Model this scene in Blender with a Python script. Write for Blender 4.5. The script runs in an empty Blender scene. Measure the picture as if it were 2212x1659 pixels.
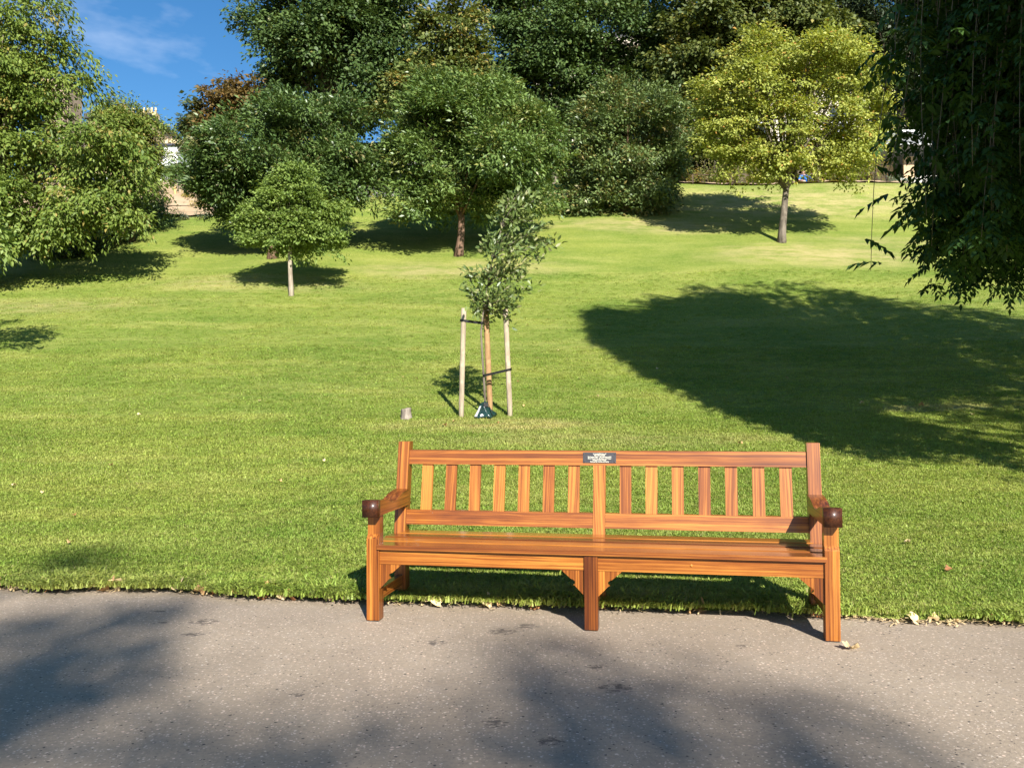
import bpy, bmesh, math, random
import numpy as np
from mathutils import Vector, Matrix

rng = np.random.default_rng(7)
random.seed(7)
SC = bpy.context.scene
COL = SC.collection
PI = math.pi
rad = math.radians

# ------------------------------------------------------------------ camera
W0, H0, F0 = 2212.0, 1659.0, 1846.2
PITCH, ROLL, CAMH = rad(1.12), rad(-0.323), 1.171
cam_d = bpy.data.cameras.new("camera")
cam_d.sensor_fit = 'HORIZONTAL'; cam_d.sensor_width = 36.0
cam_d.lens = 36.0 * F0 / W0
cam_d.clip_start = 0.05; cam_d.clip_end = 2000
cam = bpy.data.objects.new("camera", cam_d); COL.objects.link(cam)
CAM_M = Matrix.Translation((0, 0, CAMH)) @ Matrix.Rotation(PI / 2 + PITCH, 4, 'X') @ Matrix.Rotation(ROLL, 4, 'Z')
cam.matrix_world = CAM_M
SC.camera = cam

# ------------------------------------------------------------------ sky and sun
SUN_EL, SUN_AZ = rad(32.0), rad(16.0)      # azimuth: to the right of straight behind the camera
SUN_DIR = Vector((math.sin(SUN_AZ) * math.cos(SUN_EL), -math.cos(SUN_AZ) * math.cos(SUN_EL), math.sin(SUN_EL)))
world = bpy.data.worlds.new("World"); SC.world = world; world.use_nodes = True
wn, wl = world.node_tree.nodes, world.node_tree.links
wn.clear()
w_out = wn.new('ShaderNodeOutputWorld'); w_bg = wn.new('ShaderNodeBackground')
w_sky = wn.new('ShaderNodeTexSky'); w_sky.sky_type = 'NISHITA'; w_sky.sun_disc = False
w_sky.sun_elevation = SUN_EL; w_sky.sun_rotation = PI - SUN_AZ
w_sky.altitude = 60; w_sky.air_density = 1.0; w_sky.dust_density = 0.15; w_sky.ozone_density = 2.6
w_bg.inputs['Strength'].default_value = 0.064
# thin fair-weather wisps, all round the sky
w_tc = wn.new('ShaderNodeTexCoord'); w_map = wn.new('ShaderNodeMapping')
w_map.inputs['Scale'].default_value = (1.6, 1.6, 4.2); w_map.inputs['Location'].default_value = (0.37, 0.2, 0.55)
w_ns = wn.new('ShaderNodeTexNoise'); w_ns.inputs['Scale'].default_value = 2.3
w_ns.inputs['Detail'].default_value = 6; w_ns.inputs['Roughness'].default_value = 0.55
w_rm = wn.new('ShaderNodeValToRGB'); w_rm.color_ramp.elements[0].position = 0.54; w_rm.color_ramp.elements[1].position = 0.84
w_rm.color_ramp.elements[1].color = (0.5, 0.5, 0.5, 1)
w_hs = wn.new('ShaderNodeHueSaturation'); w_hs.inputs['Saturation'].default_value = 1.3; w_hs.inputs['Value'].default_value = 1.0
w_mx = wn.new('ShaderNodeMix'); w_mx.data_type = 'RGBA'
w_mx.inputs[7].default_value = (9.5, 10.0, 11.0, 1)
wl.new(w_tc.outputs['Generated'], w_map.inputs[0]); wl.new(w_map.outputs[0], w_ns.inputs['Vector'])
wl.new(w_ns.outputs['Fac'], w_rm.inputs[0]); wl.new(w_rm.outputs[0], w_mx.inputs[0])
wl.new(w_sky.outputs[0], w_hs.inputs['Color']); wl.new(w_hs.outputs[0], w_mx.inputs[6])
wl.new(w_mx.outputs[2], w_bg.inputs[0]); wl.new(w_bg.outputs[0], w_out.inputs[0])

sun_d = bpy.data.lights.new("sun", 'SUN'); sun_d.energy = 4.9; sun_d.angle = rad(0.53); sun_d.color = (1.0, 0.965, 0.90)
sun = bpy.data.objects.new("sun", sun_d); COL.objects.link(sun)
sun.rotation_euler = SUN_DIR.to_track_quat('Z', 'Y').to_euler()

SC.view_settings.view_transform = 'Standard'; SC.view_settings.look = 'None'
SC.view_settings.gamma = 1.0; SC.view_settings.use_curve_mapping = False
SC.view_settings.exposure = 1.22
SC.cycles.max_bounces = 6; SC.cycles.diffuse_bounces = 3; SC.cycles.glossy_bounces = 3
SC.cycles.transmission_bounces = 3; SC.cycles.transparent_max_bounces = 8
SC.cycles.use_denoising = True

# ------------------------------------------------------------------ layout helpers
CR = CAM_M.to_3x3()
def ray(px, py):
    v = CR @ Vector(((px - W0 / 2) / F0, -(py - H0 / 2) / F0, -1.0))
    return v
def at(px, py, D):
    v = ray(px, py)
    return Vector((0, 0, CAMH)) + v * (D / v.y)
def flat(px, py, z=0.0):
    v = ray(px, py); t = (z - CAMH) / v.z
    return Vector((0, 0, CAMH)) + v * t

EDGE_PX = [(0, 1273), (353, 1278), (495, 1287), (777, 1301), (950, 1306), (1300, 1317), (1700, 1329), (1830, 1337), (2212, 1351)]
_e = [flat(*p) for p in EDGE_PX]
EX = np.array([-60, -12] + [p.x for p in _e] + [9, 60.0]); EY = np.array([8.5, 6.2] + [p.y for p in _e] + [3.7, 0.5])
def edge(x):
    x = np.asarray(x, float)
    return np.interp(x, EX, EY) + .012 * np.sin(x * 5.1 + .7) + .010 * np.sin(x * 11.3) + .008 * np.sin(x * 23.7 + 2)

PY_ = np.array([4.0, 4.9, 6.0, 8.0, 10.0, 11.8, 15, 18, 22, 25, 27, 31, 34.5, 36.2, 44, 60, 120])
PZ_ = np.array([.03, .035, .13, .34, .64, .93, 1.66, 2.53, 3.90, 5.2, 6.07, 7.8, 9.95, 10.3, 10.4, 10.6, 11.0])
_yy = np.linspace(4.0, 120, 4000); _zz = np.interp(_yy, PY_, PZ_)
_k = np.exp(-0.5 * (np.arange(-30, 31) / 12.0) ** 2); _k /= _k.sum()
_zs = np.convolve(np.pad(_zz, 30, mode='edge'), _k, 'valid'); _zs[:20] = _zz[:20]
def ground(x, y):
    x = np.asarray(x, float); y = np.asarray(y, float)
    e = edge(x); s = np.maximum(y - e, 0)
    yp = y - (e - 4.9) * np.exp(-s / 4.0)
    z = np.interp(yp, _yy, _zs)
    z = z + 0.05 * np.sin(x * .35 + y * .21) * np.clip((y - 8) / 8, 0, 1) + .04 * np.sin(x * .9 - y * .5 + 1) * np.clip((y - 10) / 8, 0, 1)
    return np.where(y < e, 0.0, z)
def gz(x, y): return float(ground(x, y))

# ------------------------------------------------------------------ object helpers
def tag(o, label=None, cat=None, group=None, kind=None):
    if label: o['label'] = label
    if cat: o['category'] = cat
    if group: o['group'] = group
    if kind: o['kind'] = kind
    return o
def empty(name, loc=(0, 0, 0), rz=0.0):
    o = bpy.data.objects.new(name, None); COL.objects.link(o)
    o.location = loc; o.rotation_euler = (0, 0, rz); o.empty_display_size = 0.1
    return o
def link(name, me, mat=None, parent=None):
    o = bpy.data.objects.new(name, me); COL.objects.link(o)
    if mat is not None and not me.materials: me.materials.append(mat)
    if parent is not None: o.parent = parent
    return o
def np_mesh(name, V, loops, sizes, smooth=False):
    me = bpy.data.meshes.new(name)
    V = np.ascontiguousarray(V, np.float32); loops = np.ascontiguousarray(loops, np.int32); sizes = np.ascontiguousarray(sizes, np.int32)
    me.vertices.add(len(V)); me.vertices.foreach_set('co', V.ravel())
    me.loops.add(len(loops)); me.loops.foreach_set('vertex_index', loops)
    me.polygons.add(len(sizes))
    st = np.concatenate([[0], np.cumsum(sizes)[:-1]]).astype(np.int32)
    me.polygons.foreach_set('loop_start', st); me.polygons.foreach_set('loop_total', sizes)
    if smooth: me.polygons.foreach_set('use_smooth', np.ones(len(sizes), bool))
    me.update(calc_edges=True)
    return me
def bm_obj(name, bm, mat, parent=None, smooth=False):
    me = bpy.data.meshes.new(name); bm.normal_update(); bm.to_mesh(me); bm.free()
    if smooth:
        me.polygons.foreach_set('use_smooth', np.ones(len(me.polygons), bool))
    return link(name, me, mat, parent)
def bm_box(bm, x0, x1, y0, y1, z0, z1):
    vs = [bm.verts.new(p) for p in ((x0, y0, z0), (x1, y0, z0), (x1, y1, z0), (x0, y1, z0), (x0, y0, z1), (x1, y0, z1), (x1, y1, z1), (x0, y1, z1))]
    for f in ((3, 2, 1, 0), (4, 5, 6, 7), (0, 1, 5, 4), (1, 2, 6, 5), (2, 3, 7, 6), (3, 0, 4, 7)):
        bm.faces.new([vs[i] for i in f])
    return vs
def box(name, x0, x1, y0, y1, z0, z1, mat, parent=None, bev=0.0):
    bm = bmesh.new(); bm_box(bm, x0, x1, y0, y1, z0, z1)
    if bev: bmesh.ops.bevel(bm, geom=bm.edges[:], offset=bev, segments=2, affect='EDGES')
    return bm_obj(name, bm, mat, parent)
def tubes(paths, seg=6):
    """paths: list of (points (n,3), radii (n,)) -> V, loops, sizes"""
    Vs, Ls, Ss = [], [], []; off = 0
    for P, R in paths:
        P = np.asarray(P, float); R = np.asarray(R, float); n = len(P)
        T = np.gradient(P, axis=0); T /= np.linalg.norm(T, axis=1)[:, None] + 1e-9
        ref = np.array([1.0, 0, 0]) if abs(T[0, 0]) < .8 else np.array([0, 1.0, 0])
        U = np.cross(T, ref); U /= np.linalg.norm(U, axis=1)[:, None] + 1e-9
        Wv = np.cross(T, U)
        a = np.arange(seg) * 2 * PI / seg
        V = P[:, None, :] + R[:, None, None] * (np.cos(a)[None, :, None] * U[:, None, :] + np.sin(a)[None, :, None] * Wv[:, None, :])
        Vs.append(V.reshape(-1, 3))
        i = np.arange(n - 1)[:, None] * seg; j = np.arange(seg)[None, :]; j2 = (j + 1) % seg
        q = np.stack([i + j, i + j2, i + seg + j2, i + seg + j], -1).reshape(-1, 4) + off
        Ls.append(q.ravel()); Ss.append(np.full(len(q), 4))
        for base in (0, (n - 1) * seg):
            c = np.arange(seg) + base + off
            Ls.append(c if base else c[::-1]); Ss.append(np.array([seg]))
        off += n * seg
    return np.concatenate(Vs), np.concatenate(Ls), np.concatenate(Ss)
def tube_obj(name, paths, mat, parent=None, seg=6, smooth=True):
    return link(name, np_mesh(name, *tubes(paths, seg), smooth=smooth), mat, parent)

# ------------------------------------------------------------------ materials
class NT:
    def __init__(s, name):
        s.m = bpy.data.materials.new(name); s.m.use_nodes = True
        s.n, s.l = s.m.node_tree.nodes, s.m.node_tree.links
        s.b = s.n['Principled BSDF']; s.out = s.n['Material Output']
    def new(s, t, **kw):
        x = s.n.new(t)
        for k, v in kw.items(): setattr(x, k, v)
        return x
    def val(s, sock, v):
        if hasattr(v, 'is_output') or isinstance(v, bpy.types.NodeSocket): s.l.new(v, sock)
        else: sock.default_value = v
    def noise(s, vec, scale, detail=4, rough=.55, dist=0.0):
        x = s.new('ShaderNodeTexNoise'); s.val(x.inputs['Vector'], vec)
        x.inputs['Scale'].default_value = scale; x.inputs['Detail'].default_value = detail
        x.inputs['Roughness'].default_value = rough; x.inputs['Distortion'].default_value = dist
        return x.outputs['Fac']
    def mapr(s, v, a, b, c=0.0, d=1.0):
        x = s.new('ShaderNodeMapRange'); s.val(x.inputs[0], v)
        for i, q in enumerate((a, b, c, d)): x.inputs[i + 1].default_value = q
        return x.outputs[0]
    def mix(s, f, a, b, mode='MIX'):
        x = s.new('ShaderNodeMix', data_type='RGBA', blend_type=mode)
        s.val(x.inputs[0], f)
        for i, q in ((6, a), (7, b)):
            if isinstance(q, tuple): x.inputs[i].default_value = (*q[:3], 1)
            else: s.l.new(q, x.inputs[i])
        return x.outputs[2]
    def math(s, op, a, b=0.0):
        x = s.new('ShaderNodeMath', operation=op); s.val(x.inputs[0], a); s.val(x.inputs[1], b)
        return x.outputs[0]
    def scale(s, vec, sc, loc=(0, 0, 0)):
        x = s.new('ShaderNodeMapping'); s.l.new(vec, x.inputs[0]); x.inputs['Scale'].default_value = sc; x.inputs['Location'].default_value = loc
        return x.outputs[0]
    def pos(s): return s.new('ShaderNodeNewGeometry').outputs['Position']
    def obj(s): return s.new('ShaderNodeTexCoord').outputs['Object']
    def attr(s, name, out='Color'): return s.new('ShaderNodeAttribute', attribute_name=name).outputs[out]
    def bump(s, h, strength=.3, dist=.01):
        x = s.new('ShaderNodeBump'); s.l.new(h, x.inputs['Height']); x.inputs['Strength'].default_value = strength; x.inputs['Distance'].default_value = dist
        s.l.new(x.outputs[0], s.b.inputs['Normal']); return x
    def base(s, c, rough=.6, spec=.5):
        if isinstance(c, tuple): s.b.inputs['Base Color'].default_value = (*c[:3], 1)
        else: s.l.new(c, s.b.inputs['Base Color'])
        s.val(s.b.inputs['Roughness'], rough); s.b.inputs['Specular IOR Level'].default_value = spec
        return s.m

def plain(name, col, rough=.6, var=.25, sc=6.0, spec=.4, metal=0.0, bump=.15):
    t = NT(name); n = t.noise(t.obj(), sc, 5)
    f = t.mapr(n, .3, .7)
    c = t.mix(f, tuple(x * (1 - var) for x in col), tuple(min(1, x * (1 + var)) for x in col))
    t.base(c, rough, spec); t.b.inputs['Metallic'].default_value = metal
    if bump: t.bump(t.noise(t.obj(), sc * 5, 4), bump, .005)
    return t.m

def leaf_mat(name, a, b, autumn=(.30, .15, .02), trans=.28, rough=.55, spec=.30):
    t = NT(name)
    at_ = t.attr('tint'); sp = t.new('ShaderNodeSeparateColor'); t.l.new(at_, sp.inputs[0])
    f = t.math('ADD', t.math('MULTIPLY', sp.outputs[0], .55), t.math('MULTIPLY', sp.outputs[1], .45))
    c = t.mix(f, a, b); c = t.mix(sp.outputs[2], c, autumn)
    t.base(c, rough, spec)
    tr = t.new('ShaderNodeBsdfTranslucent')
    tc = t.mix(1.0, c, (1.25, 1.2, .55), 'MULTIPLY'); t.l.new(tc, tr.inputs[0])
    mx = t.new('ShaderNodeMixShader'); mx.inputs[0].default_value = trans
    t.l.new(t.b.outputs[0], mx.inputs[1]); t.l.new(tr.outputs[0], mx.inputs[2]); t.l.new(mx.outputs[0], t.out.inputs[0])
    return t.m

def bark_mat(name, a, b, sc=9.0):
    t = NT(name); p = t.scale(t.obj(), (1, 1, .25)); n = t.noise(p, sc, 6, .65); n2 = t.noise(t.obj(), sc * .35, 3)
    c = t.mix(t.mapr(n, .35, .65), a, b); c = t.mix(t.mapr(n2, .55, .7, 0, .6), c, tuple(x * 1.5 for x in b))
    t.base(c, .85, .2); t.bump(n, .7, .02); return t.m

# ---- lawn colour shared by the turf sheet and its blades
DRY = [(9.2, 25.6, 3.2, 1.3, .85), (10.0, 32.4, 7.5, 1.7, .8), (-1.4, 24.6, 3.0, .9, .75), (-7.0, 23.0, 3.0, .8, .55),
       (-.25, 11.15, 1.5, .45, .75), (5.4, 29.6, 3.0, 1.2, .8), (-12.5, 21.0, 4.0, .8, .5), (1.2, 10.2, 2.2, .45, .45), (13.0, 27.5, 3.5, .8, .5), (6.2, 12.2, 1.2, .25, .6), (3.0, 29.8, 2.0, .7, .7), (15, 33, 4, 2, .6)]
def lawn_colour(t):
    p = t.pos()
    n1 = t.noise(p, .32, 4, .6); n2 = t.noise(t.scale(p, (.5, 1.4, 1)), 1.1, 4, .6); n3 = t.noise(p, 7.0, 4, .65)
    n4 = t.noise(t.scale(p, (.8, 1.0, 1)), 26.0, 3, .7)
    c = t.mix(t.mapr(n1, .38, .62), (.155, .218, .030), (.255, .288, .050))
    c = t.mix(t.mapr(n2, .50, .66, 0, .75), c, (.31, .325, .078))
    c = t.mix(t.mapr(n2, .30, .46, .6, 0), c, (.125, .185, .026))
    c = t.mix(t.mapr(n3, .42, .70, 0, .6), c, (.315, .335, .082))
    c = t.mix(t.mapr(n4, .34, .5, .6, 0), c, (.075, .115, .018))
    c = t.mix(t.mapr(n4, .55, .75, 0, .5), c, (.335, .355, .10))
    n5 = t.noise(t.scale(p, (.22, 1.3, 1)), 1.0, 5, .68, .4)
    c = t.mix(t.mapr(n5, .38, .58, .30, 0), c, (.105, .185, .022)); c = t.mix(t.mapr(n5, .54, .72, 0, .34), c, (.36, .345, .10))
    dry = None; sx = t.new('ShaderNodeSeparateXYZ'); t.l.new(p, sx.inputs[0])
    for x, y, rx, ry, k in DRY:
        dx = t.math('MULTIPLY', t.math('SUBTRACT', sx.outputs[0], x), 1 / rx)
        dy = t.math('MULTIPLY', t.math('SUBTRACT', sx.outputs[1], y), 1 / ry)
        d = t.math('ADD', t.math('MULTIPLY', dx, dx), t.math('MULTIPLY', dy, dy))
        g = t.mapr(d, 0, 1.6, k, 0)
        dry = g if dry is None else t.math('MAXIMUM', dry, g)
    wob = t.mapr(t.noise(t.scale(p, (.7, 1.6, 1)), 1.7, 5, .7), .36, .62)
    dry = t.math('MULTIPLY', dry, wob)
    c = t.mix(dry, c, (.46, .37, .17))
    return c, n4
def make_lawn():
    t = NT('lawn_turf'); c, n = lawn_colour(t); t.base(c, .85, .15)
    h = t.math('ADD', t.noise(t.pos(), 45, 3, .7), t.math('MULTIPLY', t.noise(t.pos(), 9, 3), .8))
    t.bump(h, .9, .05); return t.m
def make_blade():
    t = NT('grass_blade'); c, n = lawn_colour(t)
    oi = t.new('ShaderNodeObjectInfo')
    v = t.mapr(oi.outputs['Random'], 0, 1, 1.05, 1.75)
    hs = t.new('ShaderNodeHueSaturation'); t.l.new(c, hs.inputs['Color']); t.l.new(v, hs.inputs['Value'])
    t.l.new(t.mapr(oi.outputs['Random'], 0, 1, .49, .515), hs.inputs['Hue'])
    c = t.mix(t.mapr(t.attr('tint', 'Fac'), .86, .93, 0, .8), hs.outputs[0], (.42, .36, .16))
    t.base(c, .5, .3)
    tr = t.new('ShaderNodeBsdfTranslucent'); t.l.new(t.mix(1.0, c, (1.2, 1.2, .6), 'MULTIPLY'), tr.inputs[0])
    mx = t.new('ShaderNodeMixShader'); mx.inputs[0].default_value = .35
    t.l.new(t.b.outputs[0], mx.inputs[1]); t.l.new(tr.outputs[0], mx.inputs[2]); t.l.new(mx.outputs[0], t.out.inputs[0])
    return t.m
def make_asphalt():
    t = NT('path_asphalt'); p = t.pos()
    n1 = t.noise(p, .9, 5, .6); n2 = t.noise(p, 55, 4, .7); n3 = t.noise(p, 7, 4, .6)
    c = t.mix(t.mapr(n1, .3, .7), (.270, .210, .152), (.348, .276, .200))
    c = t.mix(t.mapr(n3, .5, .8, 0, .35), c, (.37, .305, .245))
    c = t.mix(t.mapr(n2, .3, .55, .4, 0), c, (.09, .075, .066))
    wob = t.new('ShaderNodeVectorMath', operation='ADD'); t.l.new(p, wob.inputs[0])
    nz = t.new('ShaderNodeTexNoise'); t.l.new(p, nz.inputs['Vector']); nz.inputs['Scale'].default_value = 70
    sc = t.new('ShaderNodeVectorMath', operation='SCALE'); t.l.new(nz.outputs['Color'], sc.inputs[0]); sc.inputs['Scale'].default_value = .012
    t.l.new(sc.outputs[0], wob.inputs[1])
    dens = t.mapr(t.noise(p, 1.6, 3), .3, .7, .80, .62)
    for s_, lo, hi, colA, colB in ((52, .20, .34, (.85, .60, .45), (.74, .64, .52)), (88, .20, .36, (.70, .52, .41), (.62, .54, .46))):
        v = t.new('ShaderNodeTexVoronoi'); t.l.new(wob.outputs[0], v.inputs['Vector']); v.inputs['Scale'].default_value = s_
        cs = t.new('ShaderNodeSeparateColor'); t.l.new(v.outputs['Color'], cs.inputs[0])
        sel = t.math('GREATER_THAN', cs.outputs[0], dens)
        shp = t.mapr(v.outputs['Distance'], lo, hi, 1, 0)
        f = t.math('MULTIPLY', t.math('MULTIPLY', sel, shp), t.mapr(cs.outputs[2], 0, 1, .35, .9))
        c = t.mix(f, c, t.mix(cs.outputs[1], colA, colB))
        sel2 = t.math('LESS_THAN', cs.outputs[0], .05)
        c = t.mix(t.math('MULTIPLY', sel2, shp), c, (.05, .042, .038))
    # a few old spills with ragged outlines
    sx = t.new('ShaderNodeSeparateXYZ'); t.l.new(p, sx.inputs[0]); st = None
    for (px, py, r) in ((440, 1343, .13), (415, 1370, .09), (345, 1320, .06), (1085, 1363, .13), (945, 1388, .09), (1140, 1352, .10), (1290, 1440, .08), (1070, 1560, .09), (1600, 1395, .05), (350, 1345, .05), (1330, 1485, .12), (1190,1600,.08), (640,1500,.05)):
        q = flat(px, py)
        dx = t.math('SUBTRACT', sx.outputs[0], q.x); dy = t.math('MULTIPLY', t.math('SUBTRACT', sx.outputs[1], q.y), 1.2)
        d = t.math('ADD', t.math('MULTIPLY', dx, dx), t.math('MULTIPLY', dy, dy))
        g = t.mapr(d, 0, r * r, 1, 0); st = g if st is None else t.math('MAXIMUM', st, g)
    rag = t.noise(t.scale(p, (.7, 1.3, 1)), 38, 5, .7)
    f = t.mapr(t.math('MULTIPLY', t.math('POWER', st, .35), rag), .44, .52, 0, .8)
    c = t.mix(f, c, (.062, .05, .045))
    t.base(c, t.mapr(n2, 0, 1, .65, .9), .3)
    t.bump(t.math('ADD', n2, t.math('MULTIPLY', t.noise(p, 180, 2), .6)), .35, .006)
    return t.m
def make_wood(name, dark, mid, light, coat=1.0):
    t = NT(name); g = t.attr('gc', 'Vector'); tone = t.attr('tone', 'Fac')
    low = t.new('ShaderNodeTexNoise'); t.l.new(t.scale(g, (1.6, 6, 6)), low.inputs['Vector']); low.inputs['Scale'].default_value = 1.0; low.inputs['Detail'].default_value = 2
    sc = t.new('ShaderNodeVectorMath', operation='SCALE'); t.l.new(low.outputs['Color'], sc.inputs[0]); sc.inputs['Scale'].default_value = .016
    ad = t.new('ShaderNodeVectorMath', operation='ADD'); t.l.new(g, ad.inputs[0]); t.l.new(sc.outputs[0], ad.inputs[1]); w = ad.outputs[0]
    n1 = t.noise(t.scale(w, (.40, 105, 105)), 1.0, 4, .55)
    n2 = t.noise(t.scale(w, (4.0, 210, 210)), 1.0, 4, .6)
    n3 = t.noise(t.scale(w, (.45, 16, 16)), 1.0, 3, .5)
    n5 = t.noise(t.scale(g, (5, 14, 14)), 1.0, 3, .5)
    f = t.math('ADD', t.math('MULTIPLY', n1, .62), t.math('ADD', t.math('MULTIPLY', n3, .26), t.math('MULTIPLY', n2, .12)))
    f = t.math('ADD', f, t.math('MULTIPLY', t.math('SUBTRACT', n5, .5), .10))
    f = t.math('ADD', f, tone)
    r = t.new('ShaderNodeValToRGB'); t.l.new(f, r.inputs[0]); e = r.color_ramp.elements
    e[0].position, e[0].color = .34, (*dark, 1); e[1].position, e[1].color = .66, (*light, 1)
    m = e.new(.49); m.color = (*mid, 1)
    c = t.mix(t.mapr(n2, .30, .42, .5, 0), r.outputs[0], tuple(x * .55 for x in dark))
    t.base(c, .42, .28)
    t.b.inputs['Coat Weight'].default_value = coat; t.b.inputs['Coat Roughness'].default_value = .13; t.b.inputs['Coat IOR'].default_value = 1.45
    t.bump(n2, .04, .002); return t.m

M = {}
M['lawn'] = make_lawn(); M['blade'] = make_blade(); M['asphalt'] = make_asphalt()
M['wood'] = make_wood('varnished_hardwood', (.070, .0155, .003), (.208, .059, .0085), (.46, .178, .029), .42)
M['wood_gloss'] = make_wood('varnished_seat_wood', (.062, .0135, .003), (.178, .048, .0075), (.37, .135, .021), .95)
M['endgrain'] = make_wood('varnished_end_grain', (.022, .006, .002), (.050, .014, .004), (.09, .028, .007), .35)
M['black_plastic'] = plain('black_plastic', (.012, .012, .013), .45, .2, 20)
M['plaque'] = plain('plaque_black', (.035, .032, .034), .35, .1, 30, .5)
M['letter'] = plain('plaque_lettering', (.75, .70, .55), .5, .05, 30)
M['brass'] = plain('screw_metal', (.12, .10, .09), .3, .2, 30, .6, 1.0)
M['stake'] = bark_mat('weathered_stake', (.25, .195, .135), (.42, .345, .245), 14)
M['stake_new'] = bark_mat('orange_stake', (.24, .135, .06), (.38, .235, .115), 14)
M['stake_pale'] = bark_mat('pale_new_stake', (.55, .36, .14), (.68, .47, .2), 12)
M['bark_grey'] = bark_mat('grey_bark', (.075, .060, .045), (.20, .165, .125))
M['bark_dark'] = bark_mat('dark_bark', (.045, .035, .026), (.12, .09, .065))
M['bark_red'] = bark_mat('reddish_bark', (.085, .050, .032), (.19, .115, .075))
M['bark_pale'] = bark_mat('pale_bark', (.22, .175, .13), (.40, .335, .25))
M['stump'] = bark_mat('weathered_stump', (.12, .095, .075), (.28, .235, .19), 20)
M['twig'] = bark_mat('twig', (.09, .07, .05), (.20, .16, .115), 30)
M['strap'] = plain('black_rubber', (.012, .012, .012), .5, .2, 30)
M['bag'] = plain('green_black_plastic', (.010, .030, .024), .22, .35, 9, .6, 0, .3)
M['soil'] = plain('dry_soil', (.34, .245, .155), .95, .25, 1.6, .1, 0, .6)
M['rock'] = plain('pale_rock', (.42, .36, .27), .9, .25, 5, .2, 0, .5)
M['iron'] = plain('dark_iron', (.018, .017, .016), .5, .25, 8)
M['rust'] = plain('brown_iron', (.10, .065, .045), .6, .25, 8)
M['stone_tan'] = plain('tan_sandstone', (.60, .45, .26), .85, .18, .9, .2)
M['stone_pale'] = plain('pale_sandstone', (.60, .52, .42), .85, .15, .7, .2)
M['stone_dark'] = plain('weathered_sandstone', (.34, .25, .18), .85, .2, .8, .2)
M['white'] = plain('white_render', (.76, .76, .76), .6, .05, 2)
M['slate'] = plain('dark_slate', (.05, .05, .055), .6, .25, 3)
M['glass'] = plain('dark_glass', (.03, .035, .04), .08, .1, 2, .8, 0, 0)
M['blueglass'] = plain('sky_lit_window', (.10, .26, .58), .12, .1, 2, .8, 0, 0)
M['grey_panel'] = plain('grey_panel', (.155, .145, .138), .7, .15, 2)
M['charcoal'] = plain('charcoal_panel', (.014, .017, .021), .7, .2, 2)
M['timber'] = plain('tan_timber_panel', (.42, .29, .16), .7, .2, 3)
M['fascia'] = plain('dark_grey_fascia', (.14, .145, .15), .5, .12, 3)
M['paleslab'] = plain('pale_concrete', (.48, .45, .41), .85, .1, 1.2)
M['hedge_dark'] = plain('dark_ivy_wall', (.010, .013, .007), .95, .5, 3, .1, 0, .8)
M['skin'] = plain('skin', (.52, .30, .22), .5, .06, 20)
M['blue_cloth'] = plain('bright_blue_cloth', (.015, .17, .62), .8, .15, 12)
M['cream_cloth'] = plain('cream_cloth', (.62, .52, .38), .8, .1, 12)
M['hair'] = plain('brown_hair', (.06, .035, .022), .6, .3, 40)
M['lf_cherry'] = leaf_mat('leaf_cherry', (.075, .130, .020), (.215, .265, .050), (.34, .24, .07))
M['lf_lime'] = leaf_mat('leaf_fresh', (.092, .155, .028), (.245, .315, .072))
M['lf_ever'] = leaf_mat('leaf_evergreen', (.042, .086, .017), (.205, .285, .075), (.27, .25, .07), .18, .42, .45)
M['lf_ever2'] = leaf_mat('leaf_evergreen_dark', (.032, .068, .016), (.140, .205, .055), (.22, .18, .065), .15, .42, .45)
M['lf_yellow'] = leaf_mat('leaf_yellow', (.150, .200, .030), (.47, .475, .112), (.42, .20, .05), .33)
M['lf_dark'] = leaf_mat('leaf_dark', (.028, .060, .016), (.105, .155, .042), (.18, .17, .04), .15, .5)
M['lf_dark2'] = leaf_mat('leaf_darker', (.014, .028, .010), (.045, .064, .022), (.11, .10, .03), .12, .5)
M['lf_yg'] = leaf_mat('leaf_yellow_green', (.052, .086, .020), (.170, .190, .048), (.34, .24, .06), .25)
M['lf_olive'] = leaf_mat('leaf_olive', (.040, .066, .016), (.150, .165, .040), (.30, .24, .05), .22)
M['lf_bush'] = leaf_mat('leaf_bush', (.052, .092, .026), (.215, .275, .092), (.28, .20, .07), .15, .42, .45)
M['lf_brown'] = leaf_mat('leaf_autumn', (.07, .062, .018), (.19, .110, .032), (.055, .085, .024), .25)
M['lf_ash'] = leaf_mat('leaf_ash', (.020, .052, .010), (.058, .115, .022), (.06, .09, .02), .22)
M['lf_bed'] = leaf_mat('leaf_bed', (.11, .15, .04), (.30, .31, .11), (.42, .33, .16), .3, .6)
M['lf_gold'] = leaf_mat('leaf_gold', (.26, .24, .05), (.45, .38, .10), (.35, .26, .12), .3, .6)
M['lf_orange'] = leaf_mat('flower_orange', (.75, .14, .03), (.85, .22, .05), (.75, .14, .03), .3, .6)
M['lf_sapling'] = leaf_mat('leaf_sapling', (.052, .095, .020), (.20, .245, .070), (.30, .29, .14), .22, .42, .45)
M['lf_glauc'] = leaf_mat('leaf_bluegreen', (.12, .19, .12), (.22, .30, .2), (.2, .25, .16), .2, .6)
M['dead_leaf'] = plain('dead_leaf', (.50, .30, .13), .7, .35, 14)
M['dead_leaf2'] = plain('dead_leaf_brown', (.30, .13, .05), .7, .35, 14)
M['dead_leaf3'] = plain('dead_leaf_pale', (.62, .46, .24), .7, .25, 14)

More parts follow.
